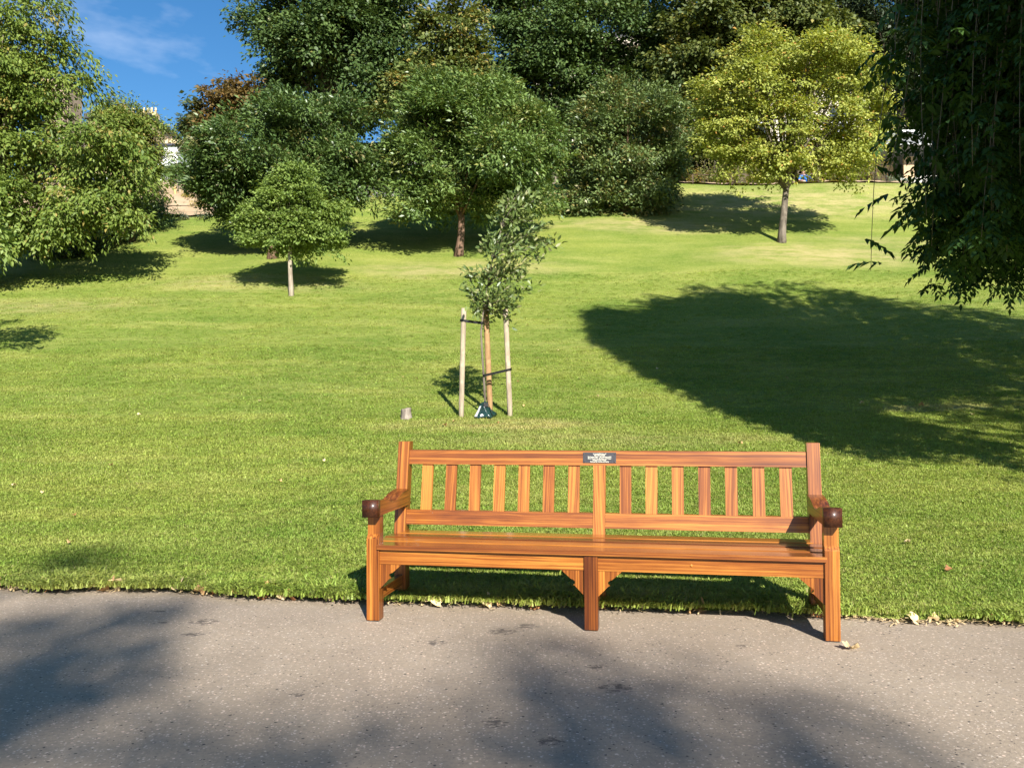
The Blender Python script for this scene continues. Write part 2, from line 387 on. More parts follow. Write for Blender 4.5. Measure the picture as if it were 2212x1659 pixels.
# ------------------------------------------------------------------ the setting
def grid_mesh(name, X, Y, Z, mat, kind='structure'):
    ny, nx = X.shape
    V = np.stack([X, Y, Z], -1).reshape(-1, 3)
    i = np.arange(ny - 1)[:, None] * nx; j = np.arange(nx - 1)[None, :]
    q = np.stack([i + j, i + j + 1, i + nx + j + 1, i + nx + j], -1).reshape(-1, 4)
    o = link(name, np_mesh(name, V, q.ravel(), np.full(len(q), 4), smooth=True), mat)
    if kind: o['kind'] = kind
    return o
# wide ground sheet under everything
gx, gy = np.meshgrid(np.linspace(-600, 600, 25), np.linspace(-600, 4.0, 13))
grid_mesh('ground', gx, gy, np.full_like(gx, -.12), M['lawn'])
# path: flat tarmac sheet, its far edge following the turf
xs = np.concatenate([np.linspace(-60, -8, 14), np.linspace(-7, 8, 121), np.linspace(9, 60, 14)])
vs_ = np.linspace(0, 1, 30)
gx, gv = np.meshgrid(xs, vs_)
gy = -3.2 + gv * (edge(gx) + .10 + 3.2)
grid_mesh('path', gx, gy, np.full_like(gx, 0.0) - .0 + .004 * np.sin(gx * 1.3) * (gv < .9) * 0, M['asphalt'])
# lawn: rises from the path up to the terrace
s = np.concatenate([np.linspace(0, 1, 16), np.linspace(1.2, 8, 35), np.linspace(8.4, 42, 85), np.linspace(46, 120, 12)])
xs = np.concatenate([np.linspace(-90, -28, 10), np.linspace(-27, -5.2, 90), np.linspace(-5, 5, 240), np.linspace(5.2, 27, 90), np.linspace(28, 90, 10)])
gx, gs = np.meshgrid(xs, s)
e_ = edge(gx); gy = e_ + gs * (120 - e_) / 120.0
gzv = ground(gx, gy + 1e-6); gzv[0] -= .03
grid_mesh('lawn', gx, gy, gzv, M['lawn'])

# ------------------------------------------------------------------ grass blades (uncountable: one object)
def clump(name, seed, nb, h, r):
    g = np.random.default_rng(seed); V, L, S, T = [], [], [], []; off = 0
    for b in range(nb):
        a = g.uniform(0, 2 * PI); p = g.normal(0, r, 2); hh = h * g.uniform(.5, 1.25); lean = g.uniform(.4, 1.5) * hh; w = g.uniform(.0016, .0030)
        d = np.array([math.cos(a), math.sin(a)]); n = np.array([-d[1], d[0]])
        q = [(0, 0), (.45, .55), (1.0, 1.0 - .30 * lean / hh)]
        for k, (u, v) in enumerate(q):
            c = p + d * lean * u ** 1.6; z = hh * v - .004
            ww = w * (1, .85, 0)[k]
            if k < 2: V += [(*(c - n * ww), z), (*(c + n * ww), z)]
            else: V += [(*c, z)]
        L += [off, off + 1, off + 3, off + 2, off + 2, off + 3, off + 4]; S += [4, 3]; T += [g.uniform()] * 5; off += 5
    me = np_mesh(name, np.array(V), np.array(L), np.array(S))
    at_ = me.attributes.new('tint', 'FLOAT', 'POINT'); at_.data.foreach_set('value', np.array(T, np.float32))
    me.materials.append(M['blade'])
    return bpy.data.objects.new(name, me)
blades = bpy.data.collections.new('grass_sources')
for k in range(5): blades.objects.link(clump('grass_tuft', 100 + k, 18, .027, .024))

def grass_points():
    P = []
    def band(y0, y1, dens, sc, margin=.4):
        n = int(dens * (y1 - y0) * (1.24 * y1 + 2 * margin))
        y = rng.uniform(y0, y1, n); x = rng.uniform(-1, 1, n) * (.62 * y1 + margin)
        k = np.abs(x) < .62 * y + margin
        x, y = x[k], y[k]
        k = y > edge(x) + rng.uniform(-.03, .05, len(x)); x, y = x[k], y[k]
        P.append(np.stack([x, y, ground(x, np.maximum(y, edge(x) + .001)), sc * rng.uniform(.75, 1.25, len(x))], -1))
    band(4.2, 6.3, 1900, 1.0); band(6.3, 8.5, 1250, 1.0); band(8.5, 12, 600, 1.1); band(12, 17, 240, 1.2); band(17, 24, 80, 1.3)
    # longer uncut fringe along the tarmac
    n = 9000; x = rng.uniform(-4.2, 3.6, n); y = edge(x) + np.abs(rng.normal(.0, .10, n)) - .015
    patch = .5 + .5 * np.sin(x * 3.1 + 1) * np.sin(x * 7.3); bare = ((x > 1.75) & (x < 2.25)) | (rng.uniform(size=n) > .35 + .65 * patch)
    k = ~bare; P.append(np.stack([x[k], y[k], ground(x[k], np.maximum(y[k], edge(x[k]) + .001)), (1.1 + 1.1 * patch[k]) * rng.uniform(.6, 1.25, k.sum())], -1))
    return np.concatenate(P)
gp = grass_points()
me = bpy.data.meshes.new('grass'); me.vertices.add(len(gp)); me.vertices.foreach_set('co', np.ascontiguousarray(gp[:, :3], np.float32).ravel())
a_ = me.attributes.new('sc', 'FLOAT', 'POINT'); a_.data.foreach_set('value', gp[:, 3].astype(np.float32))
a_ = me.attributes.new('rz', 'FLOAT', 'POINT'); a_.data.foreach_set('value', rng.uniform(0, 2 * PI, len(gp)).astype(np.float32))
grass = link('grass', me); tag(grass, 'short mown green grass growing over the sloping lawn', 'grass', kind='stuff')
ng = bpy.data.node_groups.new('grass_scatter', 'GeometryNodeTree')
ng.interface.new_socket('Geometry', in_out='INPUT', socket_type='NodeSocketGeometry'); ng.interface.new_socket('Geometry', in_out='OUTPUT', socket_type='NodeSocketGeometry')
gi, go = ng.nodes.new('NodeGroupInput'), ng.nodes.new('NodeGroupOutput')
ci = ng.nodes.new('GeometryNodeCollectionInfo'); ci.inputs['Collection'].default_value = blades; ci.inputs['Separate Children'].default_value = True
mp = ng.nodes.new('GeometryNodeMeshToPoints'); ip = ng.nodes.new('GeometryNodeInstanceOnPoints'); ip.inputs['Pick Instance'].default_value = True
na = ng.nodes.new('GeometryNodeInputNamedAttribute'); na.data_type = 'FLOAT'; na.inputs['Name'].default_value = 'sc'
nr = ng.nodes.new('GeometryNodeInputNamedAttribute'); nr.data_type = 'FLOAT'; nr.inputs['Name'].default_value = 'rz'
cx = ng.nodes.new('ShaderNodeCombineXYZ'); NL = ng.links
NL.new(gi.outputs[0], mp.inputs[0]); NL.new(mp.outputs[0], ip.inputs['Points']); NL.new(ci.outputs[0], ip.inputs['Instance'])
NL.new(nr.outputs['Attribute'], cx.inputs[2]); NL.new(cx.outputs[0], ip.inputs['Rotation']); NL.new(na.outputs['Attribute'], ip.inputs['Scale'])
NL.new(ip.outputs[0], go.inputs[0])
grass.modifiers.new('scatter', 'NODES').node_group = ng

# ------------------------------------------------------------------ bench
BA, LW = 1.2, 0.0686
BYAW = rad(-10.87)
bench = empty('park_bench', (0.3958, 4.3598, 0.0), BYAW)
tag(bench, 'long varnished wooden park bench with slatted back and curled arms', 'bench')
_pc = [0]
def wood_piece(name, bm, grain, tone=0.0, parent=None, bev=.004, mat='wood', seg=2, slant=0.0, lean=False):
    """grain: 0/1/2 axis the grain runs along"""
    if bev: bmesh.ops.bevel(bm, geom=[e for e in bm.edges if e.is_manifold and e.calc_face_angle(0) > .5], offset=bev, segments=seg, affect='EDGES', profile=.5)
    bm.normal_update()
    me = bpy.data.meshes.new(name); bm.to_mesh(me); bm.free()
    co = np.empty(len(me.vertices) * 3, np.float32); me.vertices.foreach_get('co', co); co = co.reshape(-1, 3)
    order = {0: (0, 1, 2), 1: (1, 0, 2), 2: (2, 0, 1)}[grain]
    g = co[:, order].copy(); _pc[0] += 1
    if lean:
        ax = 2 if grain == 2 else 1
        g[:, ax] -= np.array([POST(z) for z in co[:, 2]], np.float32)
    if slant: g[:, 1] += slant * g[:, 0]
    g += np.random.default_rng(500 + _pc[0]).uniform(-20, 20, 3).astype(np.float32)
    a = me.attributes.new('gc', 'FLOAT_VECTOR', 'POINT'); a.data.foreach_set('vector', np.ascontiguousarray(g).ravel())
    a = me.attributes.new('tone', 'FLOAT', 'POINT'); a.data.foreach_set('value', np.full(len(co), tone, np.float32))
    return link(name, me, M[mat], parent or bench)
def prism_x(bm, prof, x0, x1):
    """prof: list of (y,z) counter-clockwise seen from +x"""
    A = [bm.verts.new((x0, y, z)) for y, z in prof]; B = [bm.verts.new((x1, y, z)) for y, z in prof]; n = len(prof)
    bm.faces.new(A[::-1]); bm.faces.new(B)
    for i in range(n): bm.faces.new((A[i], A[(i + 1) % n], B[(i + 1) % n], B[i]))
def bbox_piece(name, x0, x1, y0, y1, z0, z1, grain, tone=0.0, bev=.004, **k):
    bm = bmesh.new(); bm_box(bm, x0, x1, y0, y1, z0, z1); return wood_piece(name, bm, grain, tone, bev=bev, **k)
POST = lambda z: .462 - .012 * min(1, z / .4) if z < .4 else .450 + .095 * (z - .4) / .531
ARM_T, ARM_B = .647, .560
# end legs, rear posts, arms
for sgn in (-1, 1):
    xo, xi = sgn * BA, sgn * (BA - LW); x0, x1 = min(xo, xi), max(xo, xi)
    bm = bmesh.new()
    prism_x(bm, [(0, .006), (.072, .006), (.072, ARM_B + .004), (.020, ARM_B + .004), (.020, .462), (.012, .452), (0, .436)], x0, x1)
    leg = wood_piece('leg', bm, 2, -.02 if sgn < 0 else .03, bev=.005)
    box('foot_pad', x0 + .004, x1 - .004, .004, .068, .0, .006, M['black_plastic'], leg)
    bm = bmesh.new()
    tp = .931
    prism_x(bm, [(POST(0), .006), (POST(0) + .072, .006), (POST(.4) + .078, .40), (POST(tp) + .066, tp), (POST(tp), tp), (POST(.4), .40)], x0, x1)
    post = wood_piece('post', bm, 2, -.015, bev=.008, lean=True)
    box('foot_pad', x0 + .004, x1 - .004, POST(0) + .004, POST(0) + .066, .0, .006, M['black_plastic'], post)
    # arm: scooped top, rounded knob at the front
    cxm = sgn * (BA - .036); hw = .041
    ys = np.linspace(-.004, POST(.6) + .010, 19); top = []
    for y in ys:
        u = (y - ys[0]) / (ys[-1] - ys[0])
        sc_ = -.034 * math.exp(-((u - .46) / .22) ** 2) + .010 * max(0, (u - .7) / .3)
        top.append((y, ARM_T - .002 + sc_))
    bot = [(y, ARM_B + .002 + .022 * math.sin(PI * min(1, max(0, (i / 18 - .2) / .8))) * .0) for i, y in enumerate(ys)]
    bm = bmesh.new(); prism_x(bm, bot + top[::-1], cxm - hw, cxm + hw)
    arm = wood_piece('armrest', bm, 1, -.05 if sgn < 0 else -.06, bev=.009, seg=3)
    bm = bmesh.new(); bm_box(bm, cxm - hw - .001, cxm + hw + .001, -.050, -.002, ARM_B - .002, ARM_T + .001)
    kn = wood_piece('knob', bm, 1, -.02, parent=arm, bev=.015, mat='endgrain', seg=4)
    kn.data.polygons.foreach_set('use_smooth', np.ones(len(kn.data.polygons), bool))
    # side rail under the seat, low stretcher, bracket between them
    xm = sgn * (BA - LW / 2)
    bbox_piece('side_rail', xm - .02, xm + .02, .070, POST(.34) + .01, .305, .382, 1, -.03)
    bbox_piece('stretcher', xm - .018, xm + .018, .070, POST(.1) + .01, .100, .158, 1, -.03)
# middle frame
bbox_piece('leg', -LW / 2, LW / 2, 0, .072, .006, .3835, 2, -.12, bev=.005)
bm = bmesh.new(); prism_x(bm, [(POST(0), .006), (POST(0) + .072, .006), (POST(.4) + .075, .40), (POST(.80) + .062, .800), (POST(.8) + .008, .800), (POST(.4) + .008, .40)], -LW / 2, LW / 2)
wood_piece('post', bm, 2, .02, bev=.004, slant=.05, lean=True)
bbox_piece('side_rail', -.02, .02, .070, POST(.34) + .01, .305, .382, 1, -.03)
bbox_piece('stretcher', -.018, .018, .070, POST(.1) + .01, .100, .158, 1, -.03)
# leaning rails and slats
LEAN = math.atan(.095 / .531)
def lean_box(name, x0, x1, z0, z1, inset, th, grain, tone, bev=.004, slant=0.0):
    bm = bmesh.new()
    prism_x(bm, [(POST(z0) + inset, z0), (POST(z0) + inset + th, z0 - .0), (POST(z1) + inset + th, z1), (POST(z1) + inset, z1)], x0, x1)
    return wood_piece(name, bm, grain, tone, bev=bev, slant=slant, lean=True)
rail = lean_box('back_rail', -BA + LW - .006, BA - LW + .006, .7985, .8815, .012, .045, 0, -.005, .005)
lean_box('back_rail', -BA + LW - .006, -LW / 2 - .0005, .451, .5335, .012, .045, 0, -.01, .005, .018)
lean_box('back_rail', LW / 2 + .0005, BA - LW + .006, .451, .5335, .012, .045, 0, .02, .005)
tones = [[.09, -.04, .07, .08, .07, -.03, .07], [-.03, .06, .05, -.03, .05, .05, .06]]
slw = .0655
for h in (0, 1):
    xa, xb = ((-BA + LW, -LW / 2), (LW / 2, BA - LW))[h]
    gap = (xb - xa - 7 * slw) / 8
    for i in range(7):
        x0 = xa + gap * (i + 1) + slw * i
        lean_box('back_slat', x0, x0 + slw, .526, .806, .024, .018, 2, tones[h][i], .002, random.uniform(-.05, .05))
# seat boards
yb = -.012
for i, wdt in enumerate((.114, .101, .101, .106)):
    y0, y1 = yb, yb + wdt; yb = y1 + .017
    xe = BA - LW + .008 if i == 0 else BA - .022
    if i == 3: xe = BA - LW - .002
    bbox_piece('seat_slat', -xe, xe, y0, y1, .384 if i == 0 else .386, .4085 + .0035 * i, 0, (.0, .10, -.07, .10)[i], bev=.009, seg=3, mat='wood_gloss')
# aprons with corner brackets
for x0, x1, tn in ((-BA + LW, -LW / 2, .0), (LW / 2, BA - LW, .01)):
    ap = bbox_piece('apron', x0 - .003, x1 + .003, .012, .040, .304, .383, 0, tn, bev=.004)
def bracket(xc, sg, tone):
    """scalloped corner bracket in the plane of the apron, growing in direction sg from xc"""
    o = [(0, .3035), (.122, .3035)]
    o += [(.070, .258), (.060, .2565)]
    for k in range(0, 7):
        a = rad(80) - rad(160) * k / 6
        o.append((.058 - .013 * math.cos(a) + .004, .241 + .013 * math.sin(a)))
    o += [(.052, .2255), (.0, .172)]
    if sg < 0: o = o[::-1]
    bm = bmesh.new()
    A = [bm.verts.new((xc + sg * u, .016, z)) for u, z in o]; B = [bm.verts.new((xc + sg * u, .036, z)) for u, z in o]; n = len(o)
    bm.faces.new(A[::-1]); bm.faces.new(B)
    for i in range(n): bm.faces.new((A[i], A[(i + 1) % n], B[(i + 1) % n], B[i]))
    bmesh.ops.recalc_face_normals(bm, faces=bm.faces)
    return wood_piece('bracket', bm, 2, tone, bev=0)
bracket(-BA + LW, 1, -.02); bracket(-LW / 2, -1, -.01); bracket(LW / 2, 1, .0); bracket(BA - LW, -1, -.04)
# wooden plug in the right apron
V, L, S = tubes([(np.array([(0.50, .0105, .345), (0.50, .014, .345)]), np.array([.0075, .0075]))], 12)
bm = bmesh.new(); me = np_mesh('plug', V, L, S); bm.from_mesh(me); wood_piece('plug', bm, 1, .16, bev=0, parent=bench)
# plaque
pl_z0, pl_z1 = .813, .872
plq = empty('plaque', (0, 0, 0)); plq.parent = bench
def on_rail(x, z, out=0.0):
    return (x, POST(z) + .012 - out * math.cos(LEAN), z + out * math.sin(LEAN))
def rail_box(name, x0, x1, z0, z1, o0, o1, mat, parent):
    bm = bmesh.new(); P = [on_rail(x0, z0, o0), on_rail(x1, z0, o0), on_rail(x1, z0, o1), on_rail(x0, z0, o1), on_rail(x0, z1, o0), on_rail(x1, z1, o0), on_rail(x1, z1, o1), on_rail(x0, z1, o1)]
    v = [bm.verts.new(p) for p in P]
    for f in ((0, 1, 2, 3), (7, 6, 5, 4), (1, 0, 4, 5), (2, 1, 5, 6), (3, 2, 6, 7), (0, 3, 7, 4)): bm.faces.new([v[i] for i in f])
    bmesh.ops.recalc_face_normals(bm, faces=bm.faces)
    return bm_obj(name, bm, M[mat], parent)
rail_box('plate', -.094, .094, pl_z0, pl_z1, .0002, .003, 'plaque', plq)
for sx in (-1, 1):
    for zz in (pl_z0 + .007, pl_z1 - .007):
        a, b = on_rail(sx * .0865, zz, .003), on_rail(sx * .0865, zz, .0052)
        tube_obj('screw', [(np.array([a, b]), np.array([.0042, .0030]))], M['brass'], plq, 10)
LINES = ["In Loving Memory of", "ZAC MALLANER", "9th August 2005 – 4th February 2023", "Much Loved Son, Brother and Friend", "Always in Our Hearts", "Donated by friends and family"]
for i, tx in enumerate(LINES):
    fc = bpy.data.curves.new('lettering', 'FONT'); fc.body = tx; fc.align_x = 'CENTER'; fc.align_y = 'CENTER'; fc.size = .0088; fc.extrude = .0002; fc.offset = .00012
    tmp = bpy.data.objects.new('lettering_tmp', fc); COL.objects.link(tmp)
    bpy.context.view_layer.update()
    tm = bpy.data.meshes.new_from_object(tmp.evaluated_get(bpy.context.evaluated_depsgraph_get()))
    bpy.data.objects.remove(tmp)
    tm.materials.clear(); tm.materials.append(M['letter'])
    z = pl_z1 - .0075 - i * .0089
    o = link('lettering', tm, None, plq); o.location = on_rail(0, z, .0033); o.rotation_euler = (PI / 2 - LEAN, 0, 0)
# tilt of text follows the rail: rotated about x so that it faces the sitter's side

# ------------------------------------------------------------------ foliage machinery
def norm(v): return v / (np.linalg.norm(v, axis=-1, keepdims=True) + 1e-9)
def leaves_mesh(name, P, D, N, ln, wd, tint, detailed=False, curl=.18):
    """P base points, D leaf direction, N leaf normal (all (n,3)), ln/wd (n,)"""
    n = len(P); D = norm(D); Wv = norm(np.cross(N, D)); Nn = np.cross(D, Wv)
    ln = ln[:, None]; wd = wd[:, None] * .5
    if not detailed:
        V = np.stack([P, P + D * ln * .48 + Wv * wd + Nn * ln * .05, P + D * ln - Nn * ln * curl, P + D * ln * .48 - Wv * wd + Nn * ln * .05], 1)
        k = 4; L = np.arange(n * 4); S = np.full(n, 4)
    else:
        V = np.stack([P, P + D * ln * .28 + Wv * wd * .85, P + D * ln * .62 + Wv * wd * .8 - Nn * ln * curl * .35, P + D * ln - Nn * ln * curl,
                      P + D * ln * .62 - Wv * wd * .8 - Nn * ln * curl * .35, P + D * ln * .28 - Wv * wd * .85, P + D * ln * .45 - Nn * ln * .06], 1)
        k = 7; b = np.arange(n)[:, None] * 7
        L = (b + np.array([[0, 1, 6, 5, 6, 1, 2, 3, 6, 3, 4, 5]])[:, [0, 1, 2, 3, 4, 5, 6, 7, 8, 9, 10, 11]]).ravel()
        L = (b + np.array([[0, 1, 6, 0, 6, 5, 1, 2, 3, 6, 6, 3, 4, 5]])).ravel(); S = np.tile([3, 3, 4, 4], n)
    me = np_mesh(name, V.reshape(-1, 3), L, S)
    c = np.ones((n, 4), np.float32); c[:, :3] = tint
    a = me.attributes.new('tint', 'FLOAT_COLOR', 'POINT'); a.data.foreach_set('color', np.repeat(c, k, axis=0).ravel())
    return me
def spray_crown(name, g, C, A, m, L, Wd, flatn, leaf, mat, parent, aspect=.5, droop=.25, upn=.7, autumn=0.0, aut_fn=None, detailed=False, out=None):
    """C cluster centres (K,3), A axes; each cluster is a leafy spray of m leaves"""
    K = len(C); idx = np.repeat(np.arange(K), m); n = len(idx)
    A = norm(A); t = g.uniform(-.5, .5, n)
    up = np.array([0, 0, 1.0]); side = norm(np.cross(A, up) + 1e-4); nrm = norm(np.cross(side, A))
    Ls = (L * g.uniform(.6, 1.35, K))[idx]; wsc = (Wd * g.uniform(.6, 1.3, K))[idx] * (.45 + .75 * np.cos(t * 2.6))
    lat = g.normal(0, .5, n) * wsc; ver = g.normal(0, .5, n) * wsc * flatn
    P = C[idx] + A[idx] * (t * Ls)[:, None] + side[idx] * lat[:, None] + nrm[idx] * ver[:, None]
    P[:, 2] -= droop * (t + .5) ** 2 * Ls * .6
    rd = g.normal(0, 1, (n, 3))
    D = A[idx] * .7 + side[idx] * (lat / (wsc + 1e-6))[:, None] * .9 + rd * .45 - up * droop
    N = up * upn + rd[:, ::-1] * .50 + A[idx] * .30 + np.array(SUN_DIR) * .45
    ln = leaf * g.uniform(.65, 1.3, n); wd = ln * aspect * g.uniform(.8, 1.2, n)
    kr = g.uniform(0, 1, K); tint = np.stack([g.uniform(0, 1, n), kr[idx], np.zeros(n)], -1)
    if aut_fn is not None: tint[:, 2] = np.clip(aut_fn(P, g) * g.uniform(.5, 1.2, n), 0, 1)
    elif autumn: tint[:, 2] = np.where(g.uniform(size=K)[idx] < autumn, g.uniform(.2, .9, n), np.where(g.uniform(size=n) < autumn * .5, .7, 0))
    me = leaves_mesh(name, P, D, N, ln, wd, tint, detailed)
    return link(name, me, mat, parent), P
def lobes_px(lst, D, squash=1.0, depth=.95):
    """list of (px,py,rx,ry[,dD]) -> world ellipsoids"""
    o = []
    for q in lst:
        d = D + (q[4] if len(q) > 4 else 0)
        c = at(q[0], q[1], d); k = d / F0
        o.append((np.array(c), np.array([q[2] * k, min(q[2], 1.25 * q[3]) * k * depth, q[3] * k])))
    return o
def shell(g, lobes, K, rin=.55, hollow=.55, updown=.15, fill=.28, puff=.40):
    """cluster centres: most sit on the outer side of rounded puffs that stud the lobes, the rest fill the inside"""
    wts = np.array([r[0] * r[1] + r[0] * r[2] + r[1] * r[2] for _, r in lobes]); wts /= wts.sum()
    rm = np.mean([r.mean() for _, r in lobes])
    C, A, puffs = [], [], []
    for c, r in lobes:
        for _ in range(max(5, int(12 * (r.mean() / rm) ** 1.2))):
            d = norm(g.normal(0, 1, 3)); p = c + d * r * g.uniform(.62, .92)
            if any(np.sum(((p - c2) / r2) ** 2) < .36 for c2, r2 in lobes if c2 is not c): continue
            q = puff * (.55 * r.mean() + .45 * rm) * g.uniform(.45, 1.5); puffs.append((p, q, norm(d / r)))
    pw = np.array([q[1] ** 2 for q in puffs]); pw /= pw.sum()
    nf = int(K * fill)
    while len(C) < K - nf:
        p, q, o = puffs[g.choice(len(puffs), p=pw)]
        d = norm(norm(g.normal(0, 1, 3)) + o * .70 + np.array([0, -.10, updown + .25]))
        x = p + d * np.array([q * 1.1, q * 1.1, q * .8]) * (g.uniform(.72, 1.05) if g.uniform() > .10 else g.uniform(1.1, 1.75))
        C.append(x); A.append(norm(d + o * .4) * np.array([1, 1, .6]) + g.normal(0, .3, 3))
    while len(C) < K:
        c, r = lobes[g.choice(len(lobes), p=wts)]; d = norm(g.normal(0, 1, 3))
        C.append(c + d * r * g.uniform(.1, .68)); A.append(d + g.normal(0, .4, 3))
    C, A = np.array(C), np.array(A); k = np.concatenate([g.permutation(len(C))])
    return C[k], A[k]
def limb_paths(g, base, fork, targets, r0, r1, bend=.18, sub=None):
    """trunk from base to fork then limbs out to targets"""
    base = np.array(base, float); fork = np.array(fork, float)
    t = np.linspace(0, 1, 7)[:, None]
    j = g.normal(0, 1, 3) * .014 * np.linalg.norm(fork - base); j[2] = 0
    tr = base + (fork - base) * t + j * np.sin(t * PI)
    rr = r0 + (r1 - r0) * t[:, 0]; rr[0] *= 1.35; rr[1] *= 1.08
    tr[0, 2] -= .12
    paths = [(tr, rr)]
    for q in targets:
        q = np.array(q); s0 = base + (fork - base) * g.uniform(.82, 1.0)
        if q[2] < s0[2]: s0 = base + (fork - base) * g.uniform(.7, .9)
        v = q - s0; mid = s0 + v * .45 + np.array([0, 0, 1]) * np.linalg.norm(v) * bend + g.normal(0, .05, 3) * np.linalg.norm(v)
        u = np.linspace(0, 1, 7)[:, None]
        c = s0 * (1 - u) ** 2 + 2 * mid * u * (1 - u) + q * u ** 2
        a = r1 * g.uniform(.35, .62)
        paths.append((c, a * (1 - u[:, 0]) ** .8 + .008))
        for _ in range(2):
            i = g.integers(3, 6); e = c[i] + norm(v * .6 + g.normal(0, 1, 3) * np.linalg.norm(v) * .5) * np.linalg.norm(v) * .22
            m2 = (c[i] + e) / 2 + np.array([0, 0, .05])
            paths.append((np.array([c[i], m2, e]), np.array([a * .35, a * .22, .006])))
    return paths
def tree(name, label, cat, seed, D, base_px, fork_px, lobes, K, m, leaf, mat, bark, r0, L=.9, Wd=.5, flatn=.4, aspect=.5, droop=.25, nl=16, group=None, autumn=0.0, aut_fn=None, rin=.55, hollow=.55, upn=.7, base_z=None, detailed=False, depth=.95, fork_D=None, updown=.15, fill=.28):
    g = np.random.default_rng(seed)
    b = at(*base_px, D); bz = gz(b.x, b.y) if base_z is None else base_z
    base = np.array([b.x, b.y, bz]); f = at(*fork_px, fork_D or D)
    root = empty(name, base); tag(root, label, cat, group)
    lb = lobes_px(lobes, D, depth=depth)
    C, A = shell(g, lb, K, rin, hollow, updown, fill)
    cen = C.mean(0); dd = np.linalg.norm((C - cen) / (C.std(0) + 1e-6), axis=1); ok = np.where(dd < 1.75)[0]
    tg = C[g.choice(ok, min(nl, len(ok)), replace=False)]
    P = limb_paths(g, base, np.array(f), tg, r0, r0 * .72)
    P = [(p - base, r) for p, r in P]
    tube_obj('trunk', P, M[bark], root, 8)
    o, _ = spray_crown('crown', g, C - base, A, m, L, Wd, flatn, leaf, M[mat], root, aspect, droop, upn, autumn, aut_fn, detailed)
    return root

# ------------------------------------------------------------------ trees on the lawn
tree('young_maple', 'small bright green tree with pale trunk on the left of the lawn', 'tree', 11, 22.0, (630, 640), (628, 500),
     [(630, 455, 72, 50), (575, 460, 46, 30), (690, 450, 42, 40), (630, 522, 105, 18), (638, 408, 40, 30), (634, 380, 22, 22), (560, 524, 44, 14), (706, 530, 44, 11), (605, 405, 32, 18), (665, 490, 62, 24), (545, 492, 32, 14)],
     420, 70, .085, 'lf_lime', 'bark_pale', .062, .70, .34, .20, .62, .18, 24, rin=.35, hollow=.35, fill=.08)
tree('evergreen_tree', 'broad dark evergreen tree behind the small bright green tree', 'tree', 12, 25.6, (588, 556), (592, 460),
     [(600, 335, 150, 112), (478, 388, 74, 60), (705, 345, 84, 100), (620, 255, 90, 50), (650, 262, 112, 58), (450, 405, 44, 44), (730, 390, 44, 50), (560, 430, 120, 40), (670, 430, 80, 44), (600, 370, 110, 90)],
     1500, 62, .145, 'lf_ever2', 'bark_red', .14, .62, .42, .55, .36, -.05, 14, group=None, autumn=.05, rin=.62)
tree('evergreen_tree', 'rounded evergreen tree with bare reddish trunk behind the staked sapling', 'tree', 13, 26.2, (990, 547), (996, 455),
     [(1010, 335, 175, 125), (1000, 300, 120, 90), (1000, 240, 125, 70), (910, 385, 70, 74), (1130, 372, 82, 92), (1000, 430, 155, 46), (918, 435, 58, 34), (1110, 432, 85, 44), (1160, 290, 56, 62), (888, 300, 40, 74), (1080, 215, 60, 40), (930, 220, 60, 40)],
     1600, 62, .145, 'lf_ever', 'bark_red', .13, .62, .42, .55, .36, -.05, 14, autumn=.05, rin=.62)
tree('evergreen_bush', 'large rounded grey-green bush growing down to the grass beside the yellow tree', 'bush', 14, 31.5, (1350, 470), (1350, 400),
     [(1365, 340, 108, 122), (1345, 252, 70, 66), (1305, 375, 72, 88), (1413, 385, 56, 72), (1348, 428, 118, 42), (1430, 330, 38, 58), (1260, 420, 36, 44)],
     1150, 62, .15, 'lf_bush', 'bark_red', .16, .62, .42, .6, .42, -.05, 14, autumn=.10, rin=.62)
def y_aut(P, g): return (g.uniform(size=len(P)) < .04) * .8
tree('yellow_tree', 'rounded tree with yellow-green autumn leaves on a slim grey trunk', 'tree', 15, 27.0, (1688, 531), (1700, 392),
     [(1700, 205, 155, 105), (1590, 215, 85, 74), (1820, 185, 85, 84), (1700, 112, 105, 46), (1555, 285, 52, 52), (1852, 255, 76, 64), (1700, 318, 115, 44), (1615, 345, 74, 40), (1835, 345, 70, 44), (1800, 378, 85, 16), (1620, 135, 58, 46), (1880, 205, 48, 40), (1560, 225, 55, 60), (1690, 375, 60, 18), (1730, 270, 100, 70), (1650, 290, 90, 60)],
     820, 76, .105, 'lf_yellow', 'bark_grey', .125, .85, .42, .26, .62, .15, 44, aut_fn=y_aut, rin=.42, hollow=.42, fill=.08)

# cherry on the left and the tree beside it
tree('cherry_tree', 'large leafy tree with drooping leaves filling the left edge of the view', 'tree', 16, 22.5, (-30, 565), (-20, 430),
     [(50, 60, 85, 130), (60, 330, 120, 140), (170, 345, 105, 95), (255, 350, 70, 60), (130, 440, 120, 62), (20, 460, 90, 80), (225, 425, 80, 52), (60, 515, 75, 36), (-80, 200, 150, 260), (95, 190, 62, 70), (160, 480, 70, 40), (130, 90, 38, 20), (150, 165, 44, 18), (100, 150, 40, 40), (250, 460, 46, 26), (110, 270, 70, 50), (-60, 480, 90, 70)],
     1250, 62, .130, 'lf_cherry', 'bark_grey', .20, .85, .42, .35, .42, .55, 34, autumn=.06, rin=.5, hollow=.5, updown=0)
tree('slender_tree', 'finer-leaved tree with wispy right side beyond the large left-hand tree', 'tree', 17, 27.5, (285, 520), (280, 400),
     [(270, 300, 70, 58), (305, 340, 48, 50), (235, 345, 60, 50), (290, 270, 44, 34), (330, 300, 26, 46), (320, 385, 32, 32), (230, 262, 34, 24), (300, 255, 40, 22), (260, 250, 34, 20)],
     520, 60, .10, 'lf_cherry', 'bark_dark', .10, .6, .36, .4, .42, .35, 22, autumn=.12, rin=.4, hollow=.4)

